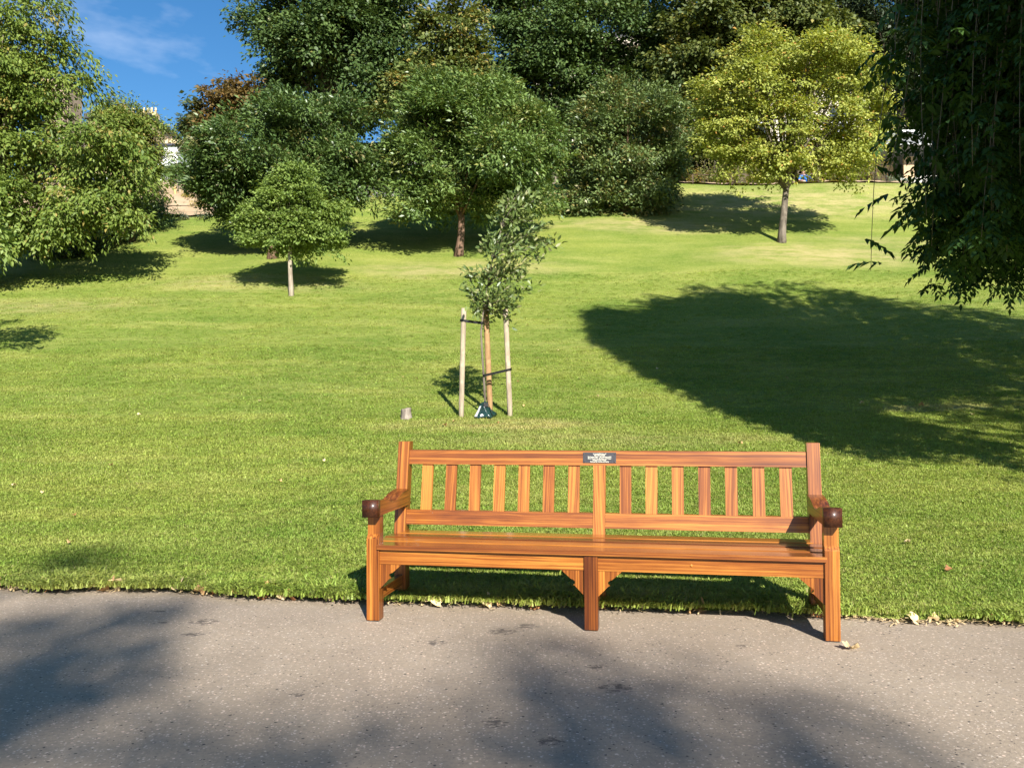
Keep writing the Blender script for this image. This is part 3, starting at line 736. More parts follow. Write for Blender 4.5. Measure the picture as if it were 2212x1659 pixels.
# ------------------------------------------------------------------ tall trees along the terrace
BG = 'tall trees along the terrace behind the lawn'
TB = 10.3
tree('tall_tree', 'tall dark green tree against the open blue sky', 'tree', 21, 40, (700, 440), (700, 250),
     [(675, 55, 128, 115), (602, 95, 56, 86), (760, 120, 130, 105), (860, 60, 95, 90), (700, 225, 105, 62), (830, 205, 85, 58), (590, 190, 44, 36), (645, -70, 90, 100), (800, -70, 150, 90), (585, 30, 42, 66), (700, -160, 160, 60), (745, 30, 80, 60)],
     1500, 62, .21, 'lf_dark', 'bark_dark', .34, 1.25, .8, .5, .55, .2, 26, BG, autumn=.04, base_z=TB, hollow=.62)
tree('chestnut_tree', 'rusty brown autumn tree at the left end of the tall trees', 'tree', 22, 38.5, (470, 440), (468, 330),
     [(472, 245, 46, 58), (440, 272, 34, 46), (500, 195, 34, 42), (480, 305, 48, 38), (422, 285, 24, 38), (505, 255, 36, 46)],
     190, 60, .20, 'lf_brown', 'bark_dark', .16, .9, .55, .45, .6, .3, 12, BG, base_z=TB, aut_fn=lambda P, g: np.clip((-P[:, 0] - .35) * 1.6, 0, 1))
tree('chestnut_tree', 'yellowing tree above the central rounded evergreen', 'tree', 23, 37, (970, 440), (965, 260),
     [(962, 78, 52, 52), (935, 150, 68, 44), (1000, 172, 58, 42), (985, 35, 36, 30), (890, 192, 46, 26), (1010, 120, 30, 40), (930, 215, 60, 30), (860, 230, 40, 22)],
     360, 60, .20, 'lf_yg', 'bark_dark', .2, .95, .55, .4, .6, .3, 16, BG, base_z=TB, autumn=.1)
tree('tall_tree', 'tall green tree with pale forked trunk right of the sky gap', 'tree', 24, 42, (1200, 450), (1190, 250),
     [(1225, 60, 140, 105), (1150, 150, 92, 74), (1320, 120, 95, 95), (1250, 205, 120, 52), (1120, 50, 62, 58), (1418, 90, 66, 110), (1395, 195, 78, 56), (1300, -60, 200, 80), (1130, 225, 50, 34), (1225, 270, 55, 32), (1100, -40, 90, 60)],
     1500, 62, .21, 'lf_dark', 'bark_grey', .20, 1.25, .8, .5, .55, .2, 26, BG, base_z=TB, autumn=.03, hollow=.6)
tree('sycamore_tree', 'tall tree with olive and yellowing tufts behind the yellow tree', 'tree', 25, 38, (1600, 440), (1600, 290),
     [(1600, 60, 125, 75), (1520, 125, 76, 74), (1700, 30, 130, 60), (1555, 205, 68, 56), (1495, 245, 46, 46), (1650, 130, 80, 50), (1480, 40, 56, 60), (1770, 80, 60, 44), (1640, -60, 170, 60), (1530, 285, 40, 24)],
     900, 60, .21, 'lf_olive', 'bark_dark', .3, 1.1, .65, .42, .62, .3, 22, BG, base_z=TB, hollow=.6, aut_fn=None, autumn=.04)
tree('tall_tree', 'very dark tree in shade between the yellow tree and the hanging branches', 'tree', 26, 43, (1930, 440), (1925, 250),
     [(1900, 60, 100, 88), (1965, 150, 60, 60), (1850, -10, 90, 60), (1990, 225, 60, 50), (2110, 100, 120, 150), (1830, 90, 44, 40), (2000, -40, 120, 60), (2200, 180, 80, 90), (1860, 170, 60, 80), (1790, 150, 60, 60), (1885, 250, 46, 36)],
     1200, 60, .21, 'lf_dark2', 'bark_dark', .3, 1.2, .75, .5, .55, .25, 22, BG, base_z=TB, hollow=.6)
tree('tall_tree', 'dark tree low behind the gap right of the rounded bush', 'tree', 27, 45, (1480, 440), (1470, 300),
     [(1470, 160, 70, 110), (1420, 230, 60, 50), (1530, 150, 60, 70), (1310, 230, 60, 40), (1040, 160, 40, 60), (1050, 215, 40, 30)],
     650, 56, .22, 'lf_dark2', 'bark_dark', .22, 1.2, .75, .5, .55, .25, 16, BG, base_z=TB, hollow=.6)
# ------------------------------------------------------------------ weeping ash at the right
def weeping_ash():
    g = np.random.default_rng(31)
    tx, ty = 9.66, 7.8; base = np.array([tx, ty, gz(tx, ty)])
    root = empty('weeping_ash', base); tag(root, 'weeping tree hanging dark leafy branches into the right edge of the view', 'tree')
    paths = []; H = 8.6
    t = np.linspace(0, 1, 8)[:, None]
    paths.append((np.array([0, 0, -.1]) + np.array([.1, .1, 6.2]) * t, .36 - .16 * t[:, 0]))
    PL, DL, NL_ = [], [], []; strands = []
    LS = []
    for k in range(820):
        fine = k < 430
        a = g.uniform(rad(105), rad(215)) if fine else g.uniform(0, 2 * PI)
        R = (g.uniform(.72, 1.0) if fine else g.uniform(.15, 1.0) ** .6) * 4.95
        R *= 1 + .03 * math.sin(5 * a) + .03 * math.sin(11 * a + 1)
        ztop = 6.6 + .9 * math.sin(4 * a + 2) * math.sin(R * 1.7) + .5 * math.sin(9 * a + R * 3) + 5.2 * math.sqrt(max(0, 1 - (R / 5.5) ** 2)) + g.uniform(-.5, .4)
        top = np.array([R * math.cos(a), R * math.sin(a), ztop])
        if k % 5 == 0:
            s0 = np.array([.1, .1, g.uniform(4.5, 6.2)])
            mid = np.array([top[0] * .55, top[1] * .55, ztop + g.uniform(.4, 1.2)]); u = np.linspace(0, 1, 8)[:, None]
            paths.append((s0 * (1 - u) ** 2 + 2 * mid * u * (1 - u) + top * u ** 2, .07 * (1 - u[:, 0]) + .016))
        low = g.uniform() < .42
        zlow = (g.uniform(2.2, 2.9) if low else g.uniform(2.9, 4.6)) if R > 3.5 else g.uniform(3.2, 6.5)
        n = 14; u = np.linspace(0, 1, n)
        sway = g.normal(0, .22, 2)
        px = top[0] * (1 + .05 * u) + sway[0] * u + .10 * np.sin(u * 6 + g.uniform(0, 6)); py = top[1] * (1 + .05 * u) + sway[1] * u + .10 * np.sin(u * 5 + g.uniform(0, 6))
        pz = top[2] + (zlow - top[2]) * u
        st = np.stack([px, py, pz], -1); strands.append((st, .006 * (1 - u) + .003))
        nt = int((top[2] - zlow) * (6.0 if fine else 4.4))
        for _ in range(nt):
            q = g.uniform(0, 1); i = q * (n - 1); i0 = int(min(i, n - 2)); p = st[i0] + (st[i0 + 1] - st[i0]) * (i - i0)
            if low and 3.1 < p[2] < 3.7 and g.uniform() < .6: continue          # bare stretch above the lowest tufts
            rep = 2 if (fine and p[2] < 3.1) else 1
            p = p + g.normal(0, .07, 3); sz = 1.0 if fine else 1.45
            for _c in range((2 if fine else 1) * rep):
                ax = norm(np.array([g.normal(0, 1), g.normal(0, 1), -.25 + g.normal(0, .3)]))
                Lc = g.uniform(.16, .30) * sz; sd = norm(np.cross(ax, [0, 0, 1])); nn = np.cross(sd, ax)
                for j in range(4):
                    f = .25 + .22 * j
                    for sg in (-1, 1):
                        PL.append(p + ax * Lc * f + np.array([0, 0, -.10 * f * f])); DL.append(ax * .55 + sd * sg * .8 + np.array([0, 0, -.40]) + g.normal(0, .12, 3)); NL_.append(nn + g.normal(0, .25, 3))
                PL.append(p + ax * Lc + np.array([0, 0, -.10])); DL.append(ax + np.array([0, 0, -.6])); NL_.append(nn); LS += [sz] * 9
    PL, DL, NL_ = np.array(PL), np.array(DL), np.array(NL_); n = len(PL)
    ln = g.uniform(.075, .125, n) * np.array(LS); tint = np.stack([g.uniform(0, 1, n), np.repeat(g.uniform(0, 1, n // 9 + 1), 9)[:n], np.zeros(n)], -1)
    tube_obj('trunk', paths, M['bark_dark'], root, 7)
    tube_obj('hanging_twigs', strands, M['twig'], root, 4)
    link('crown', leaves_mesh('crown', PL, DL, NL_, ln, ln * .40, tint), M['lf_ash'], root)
    print('ash leaves', n)
weeping_ash()

# ------------------------------------------------------------------ staked sapling
SY = 11.8
def sapling():
    g = np.random.default_rng(41)
    b = at(1049, 900, SY); base = np.array([b.x, b.y, gz(b.x, b.y)])
    root = empty('sapling', base); tag(root, 'slim young broadleaf sapling tied between three wooden stakes', 'tree')
    pxs = [(1050, 905), (1046, 830), (1042, 770), (1039, 720), (1044, 670), (1052, 620), (1064, 560), (1085, 490), (1105, 440)]
    T = np.array([np.array(at(x, y, SY)) for x, y in pxs]) - base
    paths = [(T, np.linspace(.019, .007, len(T)))]
    PL, DL, NL_ = [], [], []
    tips = [(1010, 590, 4), (1020, 640, 4), (1000, 610, 3), (1050, 600, 0), (1085, 590, 1), (1110, 560, 3), (1130, 600, -2), (1150, 620, 2), (1120, 640, -4), (1090, 650, -4), (1060, 650, 4), (1100, 690, 0), (1110, 660, 3), (1080, 540, -3), (1050, 540, 3),
            (1060, 510, 1), (1100, 500, -3), (1120, 520, 2), (1150, 540, -1), (1180, 530, 2), (1195, 525, 0), (1165, 555, 3), (1090, 460, 2), (1115, 440, -2), (1140, 470, 2), (1155, 500, -2), (1100, 425, 0), (1075, 480, 3), (1130, 415, 2), (1160, 430, -1), (1090, 610, 3), (1070, 570, -4), (1030, 670, -2), (1065, 625, -3), (1140, 580, 0), (1120, 545, -5), (1085, 515, 4), (1135, 440, 3), (1175, 480, 0), (1055, 690, 3), (1040, 620, -3), (1110, 480, 0)]
    for x, y, dd in tips:
        q = np.array(at(x, y, SY + dd * .07)) - base
        i = int(np.argmin(np.abs(T[:, 2] - (q[2] - .28)))); i = max(i, 4)
        s0 = T[i]; mid = (s0 + q) / 2 + np.array([0, 0, .08]); u = np.linspace(0, 1, 5)[:, None]
        c = s0 * (1 - u) ** 2 + 2 * mid * u * (1 - u) + q * u ** 2; paths.append((c, .006 * (1 - u[:, 0]) + .002))
        v = norm(q - s0)
        for k in range(int(g.integers(52, 74))):
            f = g.uniform(.35, 1.06); p = s0 * (1 - f) ** 2 + 2 * mid * f * (1 - f) + q * f ** 2 + g.normal(0, .055, 3)
            d = v * .6 + g.normal(0, .6, 3) + np.array([0, 0, .15]); PL.append(p); DL.append(d); NL_.append(np.array([0, -.2, .7]) + g.normal(0, .55, 3))
    PL, DL, NL_ = np.array(PL), np.array(DL), np.array(NL_); n = len(PL); ln = g.uniform(.06, .105, n)
    tint = np.stack([g.uniform(0, 1, n), g.uniform(0, 1, n), (g.uniform(size=n) < .08) * .8], -1)
    tube_obj('trunk', paths, M['bark_grey'], root, 6)
    link('crown', leaves_mesh('crown', PL, DL, NL_, ln, ln * .45, tint, True, .15), M['lf_sapling'], root)
sapling()
def stake(base_px, top_px, D, Dt, r, mat, label):
    b = at(*base_px, D); base = np.array([b.x, b.y, gz(b.x, b.y)]); tp = np.array(at(*top_px, Dt))
    root = empty('stake', base); tag(root, label, 'stake', 'stakes round the sapling')
    u = np.linspace(0, 1, 9)[:, None]; P = (tp - base) * u; P[0, 2] -= .15
    tube_obj('pole', [(P, np.full(9, r) * (1 + .03 * np.sin(np.arange(9) * 2.1)))], M[mat], root, 12)
    return root, base, tp
s1, b1, t1 = stake((996, 904), (1002, 666), SY - .05, SY - .05, .036, 'stake', 'pale weathered stake left of the sapling')
s2, b2, t2 = stake((1059, 893), (1049, 655), SY + .22, SY + .18, .040, 'stake_new', 'orange-brown stake directly behind the sapling stem')
s3, b3, t3 = stake((1102, 902), (1092, 668), SY - .02, SY - .02, .036, 'stake', 'pale weathered stake right of the sapling')
def strap_loop(name, A, B, w, label, parent):
    """flat rubber strap wound round a stake at A and reaching to the stem at B"""
    A, B = np.array(A), np.array(B); d = norm(B - A); up = np.array([0, 0, 1.0]); sd = norm(np.cross(d, up))
    bm = bmesh.new(); P = []
    r = .042
    for k in range(0, 13):
        a = PI / 2 + PI * k / 12; P.append(A + d * (math.cos(a) * r) + sd * (math.sin(a) * r))
    P.append(B - sd * .030); 
    for k in range(1, 8):
        a = -PI / 2 + PI * k / 8; P.append(B + d * (math.cos(a) * .03) + sd * (math.sin(a) * .03))
    P.append(B + sd * .030)
    n = len(P); q = []
    for p in P:
        q.append([bm.verts.new(p + up * w / 2), bm.verts.new(p - up * w / 2)])
    for i in range(n):
        a, b = q[i], q[(i + 1) % n]; bm.faces.new((a[0], b[0], b[1], a[1]))
    bmesh.ops.solidify(bm, geom=bm.faces[:], thickness=.004)
    o = bm_obj(name, bm, M['strap']); tag(o, label, 'tree tie', 'ties holding the sapling'); return o
p_ = lambda x, y, D: np.array(at(x, y, D))
strap_loop('tree_tie', p_(1000, 693, SY - .05), p_(1040, 698, SY), .030, 'black rubber tie from the left stake to the sapling', None)
strap_loop('tree_tie', p_(1099, 799, SY - .02), p_(1047, 811, SY), .030, 'black rubber tie from the right stake to the sapling', None)
# slumped watering bag
def water_bag():
    g = np.random.default_rng(5)
    b = at(1046, 909, SY - .12); base = np.array([b.x, b.y, gz(b.x, b.y)])
    root = empty('watering_bag', base); tag(root, 'slumped dark green plastic watering bag at the foot of the sapling', 'bag')
    prof = [(0, .125), (.03, .13), (.06, .11), (.10, .088), (.14, .07), (.175, .05), (.20, .042), (.215, .03)]
    V, L, S = [], [], []; n = 28
    for i, (z, r) in enumerate(prof):
        for k in range(n):
            a = 2 * PI * k / n; w = 1 + .20 * math.sin(5 * a + z * 22) * (1 - z * 2) + .10 * math.sin(11 * a - z * 60) + g.normal(0, .03)
            V.append((r * w * math.cos(a) + .09 * z + .02 * math.sin(z * 30), .85 * r * w * math.sin(a), z + .012 * math.sin(3 * a + i)))
    for i in range(len(prof) - 1):
        for k in range(n): L += [i * n + k, i * n + (k + 1) % n, (i + 1) * n + (k + 1) % n, (i + 1) * n + k]; S.append(4)
    L += [(len(prof) - 1) * n + k for k in range(n)]; S.append(n)
    link('sack', np_mesh('sack', np.array(V), np.array(L), np.array(S), True), M['bag'], root)
    box('flap', -.005, .055, -.062, -.050, .15, .205, M['strap'], root, .003)
    bm = bmesh.new(); v = [bm.verts.new(p) for p in ((-.13, -.10, .02), (-.095, -.115, .02), (-.035, -.075, .165), (-.06, -.055, .16))]
    f = bm.faces.new(v); bmesh.ops.solidify(bm, geom=[f], thickness=.004); bm_obj('white_label', bm, M['white'], root)
    tube_obj('cord', [(np.array([(.045, -.03, .20), (.085, -.06, .13), (.115, -.09, .03)]), np.array([.004] * 3))], M['strap'], root, 5)
water_bag()
# low cut stump
b = at(877, 907, 11.7); g_ = np.random.default_rng(3); V, L, S = [], [], []; n = 20
prof = [(-.05, .092), (.0, .085), (.04, .073), (.10, .068), (.125, .070), (.138, .066), (.140, .0)]
for z, r in prof:
    for k in range(n):
        a = 2 * PI * k / n; w = 1 + .06 * math.sin(3 * a) + g_.normal(0, .025); V.append((r * w * math.cos(a), r * w * math.sin(a), z + .01 * math.cos(a)))
for i in range(len(prof) - 1):
    for k in range(n): L += [i * n + k, i * n + (k + 1) % n, (i + 1) * n + (k + 1) % n, (i + 1) * n + k]; S.append(4)
o = link('tree_stump', np_mesh('tree_stump', np.array(V), np.array(L), np.array(S), True), M['stump']); o.location = (b.x, b.y, gz(b.x, b.y))
tag(o, 'small grey cut stump standing in the lawn left of the stakes', 'stump')

# ------------------------------------------------------------------ low planting
def small_plant(name, label, cat, px, py, D, w, h, mat, seed, n=260, leaf=.08, group=None, aspect=.4, base_z=None, autumn=.1, dx=0):
    g = np.random.default_rng(seed); b = at(px, py, D); base = np.array([b.x, b.y, gz(b.x, b.y) if base_z is None else base_z])
    root = empty(name, base); tag(root, label, cat, group)
    st = []; K = max(5, int(w * 8)); C, A = [], []
    for k in range(K):
        a = g.uniform(0, 2 * PI); r = w * .5 * math.sqrt(g.uniform(0, 1)); tip = np.array([r * math.cos(a), r * math.sin(a) * .8, h * g.uniform(.45, 1.0) * (1 - .5 * (r / (w * .5)) ** 2)])
        st.append((np.array([[r * .3 * math.cos(a), r * .3 * math.sin(a), -.03], tip * .6 + [0, 0, .05 * h], tip]), np.array([.012, .008, .004])))
        for f in (.45, .75, 1.0): C.append(tip * f); A.append(np.array([math.cos(a), math.sin(a), .6]) + g.normal(0, .4, 3))
    tube_obj('stems', st, M['twig'], root, 4)
    spray_crown('foliage', g, np.array(C), np.array(A), max(3, n // len(C)), h * .45, h * .35, .7, leaf, M[mat], root, aspect, .1, .5, autumn)
    return root
SH = 'shrubs under the large left-hand tree'
for i, (px, py, D, w, h, lab) in enumerate([
        (110, 560, 25.6, 2.6, 1.1, 'dark low shrub at the left end of the row under the big tree'),
        (190, 545, 26.2, 2.2, 1.1, 'dark shrub second from the left in the row under the big tree'),
        (245, 528, 27.2, 2.0, 1.3, 'dark shrub in the middle of the row under the big tree'),
        (290, 505, 28.6, 1.8, 1.4, 'green shrub rising toward the bare bank'),
        (330, 487, 30.0, 1.5, 1.3, 'white-flecked green shrub beside the low rail')]):
    small_plant('shrub', lab, 'shrub', px, py, D, w, h, ('lf_dark', 'lf_dark', 'lf_ever2', 'lf_ever2', 'lf_ever')[i], 60 + i, 3600, .10, SH, .45)
small_plant('shrub', 'pale grey-green low plant at the lawn edge below the bare bank', 'shrub', 420, 474, 30.9, 2.6, .30, 'lf_glauc', 70, 700, .06)
small_plant('shrub', 'pale blue-green mound at the lawn edge left of the kiosk', 'shrub', 1940, 377, 35.0, 1.3, .32, 'lf_glauc', 71, 700, .06)
# bed on the right behind the low wire
BEDG = 'scrubby plants in the bed behind the low wire'
bedx = [1495, 1518, 1540, 1565, 1588, 1612, 1636, 1660, 1765, 1800, 1835, 1866, 1895]
words = ['leftmost scrubby plant of the bed beside the rounded bush', 'second scrubby plant of the bed from the rounded bush', 'third scrubby plant of the bed from the rounded bush', 'fourth scrubby plant of the bed from the rounded bush',
         'fifth scrubby plant of the bed from the rounded bush', 'sixth scrubby plant of the bed from the rounded bush', 'scrubby plant second left of the yellow tree trunk', 'scrubby plant just left of the yellow tree trunk',
         'scrubby plant right of the person in blue', 'scrubby plant second right of the person in blue', 'scrubby plant third right of the person in blue', 'scrubby plant second left of the kiosk', 'scrubby plant nearest the kiosk']
for i, px in enumerate(bedx):
    small_plant('bed_plant', words[i], 'plant', px, 393, 35.6 + .5 * (i % 2), 1.0, .95 + .45 * ((i * 7) % 5) / 5, 'lf_bed' if i % 3 else 'lf_lime', 80 + i, 520, .085, BEDG, .35, autumn=.45)
# bank on the left
bank = [(455, 447, 32.6, 'yellow-green tuft right of the thin bank stake'), (480, 452, 32.3, 'second yellow tuft right of the thin bank stake'), (500, 447, 32.8, 'yellow tuft nearest the evergreen on the bare bank'),
        (395, 440, 33.0, 'yellow tuft at the foot of the thin bank stake'), (425, 455, 32.0, 'low straw tuft in the middle of the bare bank'), (350, 452, 32.2, 'dry pale tuft at the left of the bare bank'), (340, 430, 33.4, 'brownish tuft high at the left of the bare bank'), (440, 425, 34.4, 'green tuft near the top of the bare bank')]
for i, (px, py, D, lab) in enumerate(bank):
    small_plant('bank_plant', lab, 'plant', px, py, D, .8, .45, 'lf_gold' if i < 5 else 'lf_bed', 110 + i, 300, .08, 'tufts on the bare bank', .35, autumn=.3)
for i, (px, py, D, lab) in enumerate([(374, 405, 36.0, 'orange-flowered plant on top of the bare bank'), (822, 376, 37.0, 'orange flowers between the two evergreen trees')]):
    small_plant('flowering_plant', lab, 'plant', px, py + 8, D, .6, .85, 'lf_orange', 130 + i, 160, .10, None, .4, base_z=float(at(px, py + 14, D).z))

# ------------------------------------------------------------------ soil bank, bed, rails and walls
def patch_sheet(name, x0, x1, y0, y1, dz, mat, nx=40, ny=18, rough=.05, taper=True):
    gx, gy = np.meshgrid(np.linspace(x0, x1, nx), np.linspace(y0, y1, ny))
    z = ground(gx, gy) + dz + rough * rng.uniform(-1, 1, gx.shape)
    return grid_mesh(name, gx, gy, z, mat)
patch_sheet('soil_bank', -26, -8.6, 31.1, 38.5, .10, M['soil'])
patch_sheet('flower_bed', 6.6, 16.5, 34.7, 37.2, .06, M['soil'])
g_ = np.random.default_rng(9)
ROCKW = ['leftmost', 'second from left', 'third from left', 'fourth from left', 'fifth from left', 'sixth from left', 'seventh from left', 'seventh from right', 'sixth from right', 'fifth from right', 'fourth from right', 'third from right', 'second from right', 'rightmost']
for i in range(14):
    px = 318 + i * 13.5 + g_.uniform(-4, 4); D = g_.uniform(33.6, 36.5); x = (px - W0 / 2) / F0 * D; bm = bmesh.new()
    bmesh.ops.create_icosphere(bm, subdivisions=1, radius=1)
    sz = g_.uniform(.10, .26)
    for v in bm.verts: v.co = Vector((v.co.x * sz * 1.4, v.co.y * sz, v.co.z * sz * .7)) * g_.uniform(.75, 1.2)
    o = bm_obj('rock', bm, M['rock']); o.location = (x, D, gz(x, D) + .12); o.rotation_euler[2] = g_.uniform(0, 6)
    tag(o, 'pale angular rock on the bare soil bank, ' + ROCKW[i], 'rock', 'rocks on the bare bank')
def rail_fence(name, pts, h, label, mat, n_rails=1, step=2.4):
    pts = [np.array(p, float) for p in pts]; root = empty(name, pts[0]); tag(root, label, 'fence'); o0 = pts[0]
    P = np.array([p - o0 for p in pts])
    for k in range(n_rails): tube_obj('rail', [(P + np.array([0, 0, h * (1 - .45 * k)]), np.full(len(P), .016))], M[mat], root, 6)
    seg = np.linalg.norm(np.diff(P, axis=0), axis=1); cum = np.concatenate([[0], np.cumsum(seg)])
    for q in np.arange(.3, cum[-1], step):
        p = np.array([np.interp(q, cum, P[:, c]) for c in range(3)])
        tube_obj('post', [(np.array([p + [0, 0, -.12], p + [0, 0, h + .02]]), np.array([.018, .018]))], M[mat], root, 6)
    return root
def gpt(px, D, dz=0): x = (px - W0 / 2) / F0 * D; return (x, D, gz(x, D) + dz)
rail_fence('rail_fence', [gpt(300, 31.3), gpt(400, 31.2), gpt(470, 31.35), gpt(540, 31.6)], .42, 'low brown metal rail along the foot of the bare bank', 'rust')
rail_fence('rail_fence', [gpt(1485, 34.6), gpt(1600, 34.7), gpt(1720, 34.8), gpt(1900, 35.0)], .40, 'thin low wire rail in front of the scrubby bed', 'rust', 1, 1.6)
rail_fence('rail_fence', [gpt(1905, 35.3), gpt(2050, 35.3), gpt(2230, 35.2), gpt(2330, 35.0)], .75, 'thin dark rail in front of the kiosk terrace', 'iron', 1, 3.2)
# panelled wall between the two evergreens
wr = empty('panel_wall', (-7.6, 33.4, gz(-7.6, 33.4))); tag(wr, 'grey vertical panel wall below a dark recess between the evergreens', 'wall')
zb, zt_ = gz(-6, 33.4), float(at(790, 414, 33.4).z)
for i in range(9):
    x0 = -7.6 + i * .52
    box('panel', x0 - -7.6, x0 + .505 - -7.6, 0, .12, -.5, zt_ - wr.location.z, M['grey_panel'], wr, .006)
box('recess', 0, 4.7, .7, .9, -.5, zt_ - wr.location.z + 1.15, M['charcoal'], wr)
box('coping', -.3, 4.9, .5, 1.1, zt_ - wr.location.z + 1.17, zt_ - wr.location.z + 1.30, M['paleslab'], wr)
rail_fence('rail_fence', [gpt(745, 33.0, .12), gpt(790, 33.0, .12), gpt(850, 33.0, .12)], .45, 'low metal rail in front of the grey panel wall', 'rust')
# dark ivy-hung terrace wall behind the trees, railing on top of it
def hedge_block(name, x0, x1, y, z0, z1, label):
    nx, nz = int((x1 - x0) * 2.2), int((z1 - z0) * 3); g = np.random.default_rng(77)
    gx, gz2 = np.meshgrid(np.linspace(x0, x1, nx), np.linspace(z0, z1, nz))
    gy = y + g.normal(0, .12, gx.shape)
    a = np.stack([gx, gy, gz2], -1); bk = np.stack([gx, np.full_like(gx, y + 1.6), gz2], -1)
    V = np.concatenate([a.reshape(-1, 3), bk.reshape(-1, 3)]); off = nx * nz; L = []
    i = np.arange(nz - 1)[:, None] * nx; j = np.arange(nx - 1)[None, :]
    q = np.stack([i + j, i + j + 1, i + nx + j + 1, i + nx + j], -1).reshape(-1, 4)
    t0 = (nz - 1) * nx + np.arange(nx - 1); tq = np.stack([t0, t0 + 1, t0 + 1 + off, t0 + off], -1)
    e0 = np.arange(nz - 1) * nx; eq = np.stack([e0, e0 + nx, e0 + nx + off, e0 + off], -1)
    Q = np.concatenate([q, q[:, ::-1] + off, tq, eq])
    o = link(name, np_mesh(name, V, Q.ravel(), np.full(len(Q), 4)), M['hedge_dark']); tag(o, label, 'wall'); return o
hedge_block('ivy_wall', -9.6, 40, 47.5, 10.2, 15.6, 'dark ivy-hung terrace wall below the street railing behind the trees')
def railing(x0, x1, y, z, label, h=1.25, step=.16):
    root = empty('street_railing', (x0, y, z)); tag(root, label, 'railing', 'street railings')
    n = int((x1 - x0) / step)
    bars = [(np.array([(k * step, 0, 0), (k * step, 0, h)]), np.array([.014, .010])) for k in range(n)]
    o = tube_obj('bars', bars, M['iron'], root, 4); o['kind'] = 'stuff'
    for zz in (.12, h - .18): box('rail', 0, x1 - x0, -.02, .02, zz, zz + .045, M['iron'], root)
    for k in range(0, int((x1 - x0) / 3.2) + 1): box('post', k * 3.2 - .04, k * 3.2 + .04, -.045, .045, 0, h + .22, M['iron'], root)
railing(6.5, 34, 48.2, 15.6, 'black spiked iron railing on the terrace wall behind the yellow tree')
railing(-30, -13.5, 42, 11.1, 'black iron railing on top of the bare bank in front of the houses', 1.15)

# ------------------------------------------------------------------ buildings
def facade(root, x0, x1, y, z0, z1, cols, rows, mat, win='window', ww=1.25, wh=2.1, depth=10, first=1.2, glass='glass', trim='stone_pale'):
    """front wall built as piers and spandrels with real window openings"""
    o = root.location; fx = (x1 - x0) / cols; fz = (z1 - z0) / rows
    bm = bmesh.new()
    for c in range(cols + 1):
        a = x0 + c * fx - (fx - ww) / 2; b = x0 + c * fx + (fx - ww) / 2
        bm_box(bm, max(a, x0), min(b, x1), y, y + .5, z0, z1)
    for r in range(rows + 1):
        a = z0 + r * fz - (fz - wh) / 2; b = z0 + r * fz + (fz - wh) / 2
        for c in range(cols):
            bm_box(bm, x0 + c * fx + (fx - ww) / 2, x0 + (c + 1) * fx - (fx - ww) / 2, y + .002, y + .5, max(a, z0), min(b, z1))
    bm_box(bm, x0 + .01, x1 - .01, y + .75, y + depth, z0, z1 - .01)
    for v in bm.verts: v.co -= o
    bm_obj('wall', bm, M[mat], root)
    for r in range(rows):
        for c in range(cols):
            wx0 = x0 + c * fx + (fx - ww) / 2; wz0 = z0 + r * fz + (fz - wh) / 2
            w_ = empty(win, (0, 0, 0)); w_.parent = root
            def B(nm, a, b, c_, d, e, f, m): return box(nm, a - o.x, b - o.x, c_ - o.y, d - o.y, e - o.z, f - o.z, m, w_)
            B('pane', wx0, wx0 + ww, y + .22, y + .24, wz0, wz0 + wh, M[glass])
            B('sash', wx0, wx0 + ww, y + .16, y + .215, wz0 + wh * .48, wz0 + wh * .52, M['white'])
            B('frame', wx0 + ww * .48, wx0 + ww * .52, y + .17, y + .215, wz0, wz0 + wh, M['white'])
            B('sill', wx0 - .12, wx0 + ww + .12, y - .12, y + .15, wz0 - .16, wz0 - .01, M[trim])
# pale street front behind the right-hand trees
fr = empty('street_building', (2, 66, 13)); tag(fr, 'pale stone street building with tall windows glimpsed behind the trees', 'building')
facade(fr, 2, 46, 66, 13, 28.5, 14, 4, 'stone_pale', ww=1.5, wh=2.5, glass='glass')
box('cornice', -.4, 44.4, -.7, .4, 15.5, 16.1, M['stone_pale'], fr); box('roof', .0, 44, .45, 10, 15.5, 17.0, M['slate'], fr)
fr2 = empty('street_building', (-9, 70, 12)); tag(fr2, 'lower stone building behind the tall trees left of centre', 'building')
facade(fr2, -9, 1.6, 70, 12, 24.0, 4, 3, 'stone_tan', ww=1.3, wh=2.2)
box('roof', -.3, 10.9, -.5, 10, 12.02, 12.6, M['slate'], fr2)
# tan house with castellated chimney, white bayed house, tower
D_ = 78.0
def xz(px, py, D): p = at(px, py, D); return p.x, p.z
x0, z1 = xz(375, 306, D_); x1, _ = xz(432, 306, D_); z0 = 12.0
th = empty('sandstone_house', (x0, D_, z0)); tag(th, 'tan stone house with a row of chimney pots left of the autumn tree', 'house')
facade(th, x0, x1, D_, z0, z1 - 1.6, 2, 3, 'stone_tan', ww=.75, wh=1.9, trim='stone_tan')
bm = bmesh.new(); bm_box(bm, -.1, x1 - x0 + .1, -.15, 3, z1 - 1.6 - z0, z1 - z0 - .35); bm_obj('parapet', bm, M['stone_tan'], th)
box('cornice', -.3, x1 - x0 + .3, -.45, 3.2, z1 - z0 - .35, z1 - z0, M['stone_tan'], th)
for k in range(6):
    xx, _ = xz(385 + k * 4.4, 300, D_)
    tube_obj('chimney_pot', [(np.array([(xx - x0, 1.0, z1 - z0), (xx - x0, 1.0, z1 - z0 + .42)]), np.array([.09, .075]))], M['stone_tan'], th, 8)
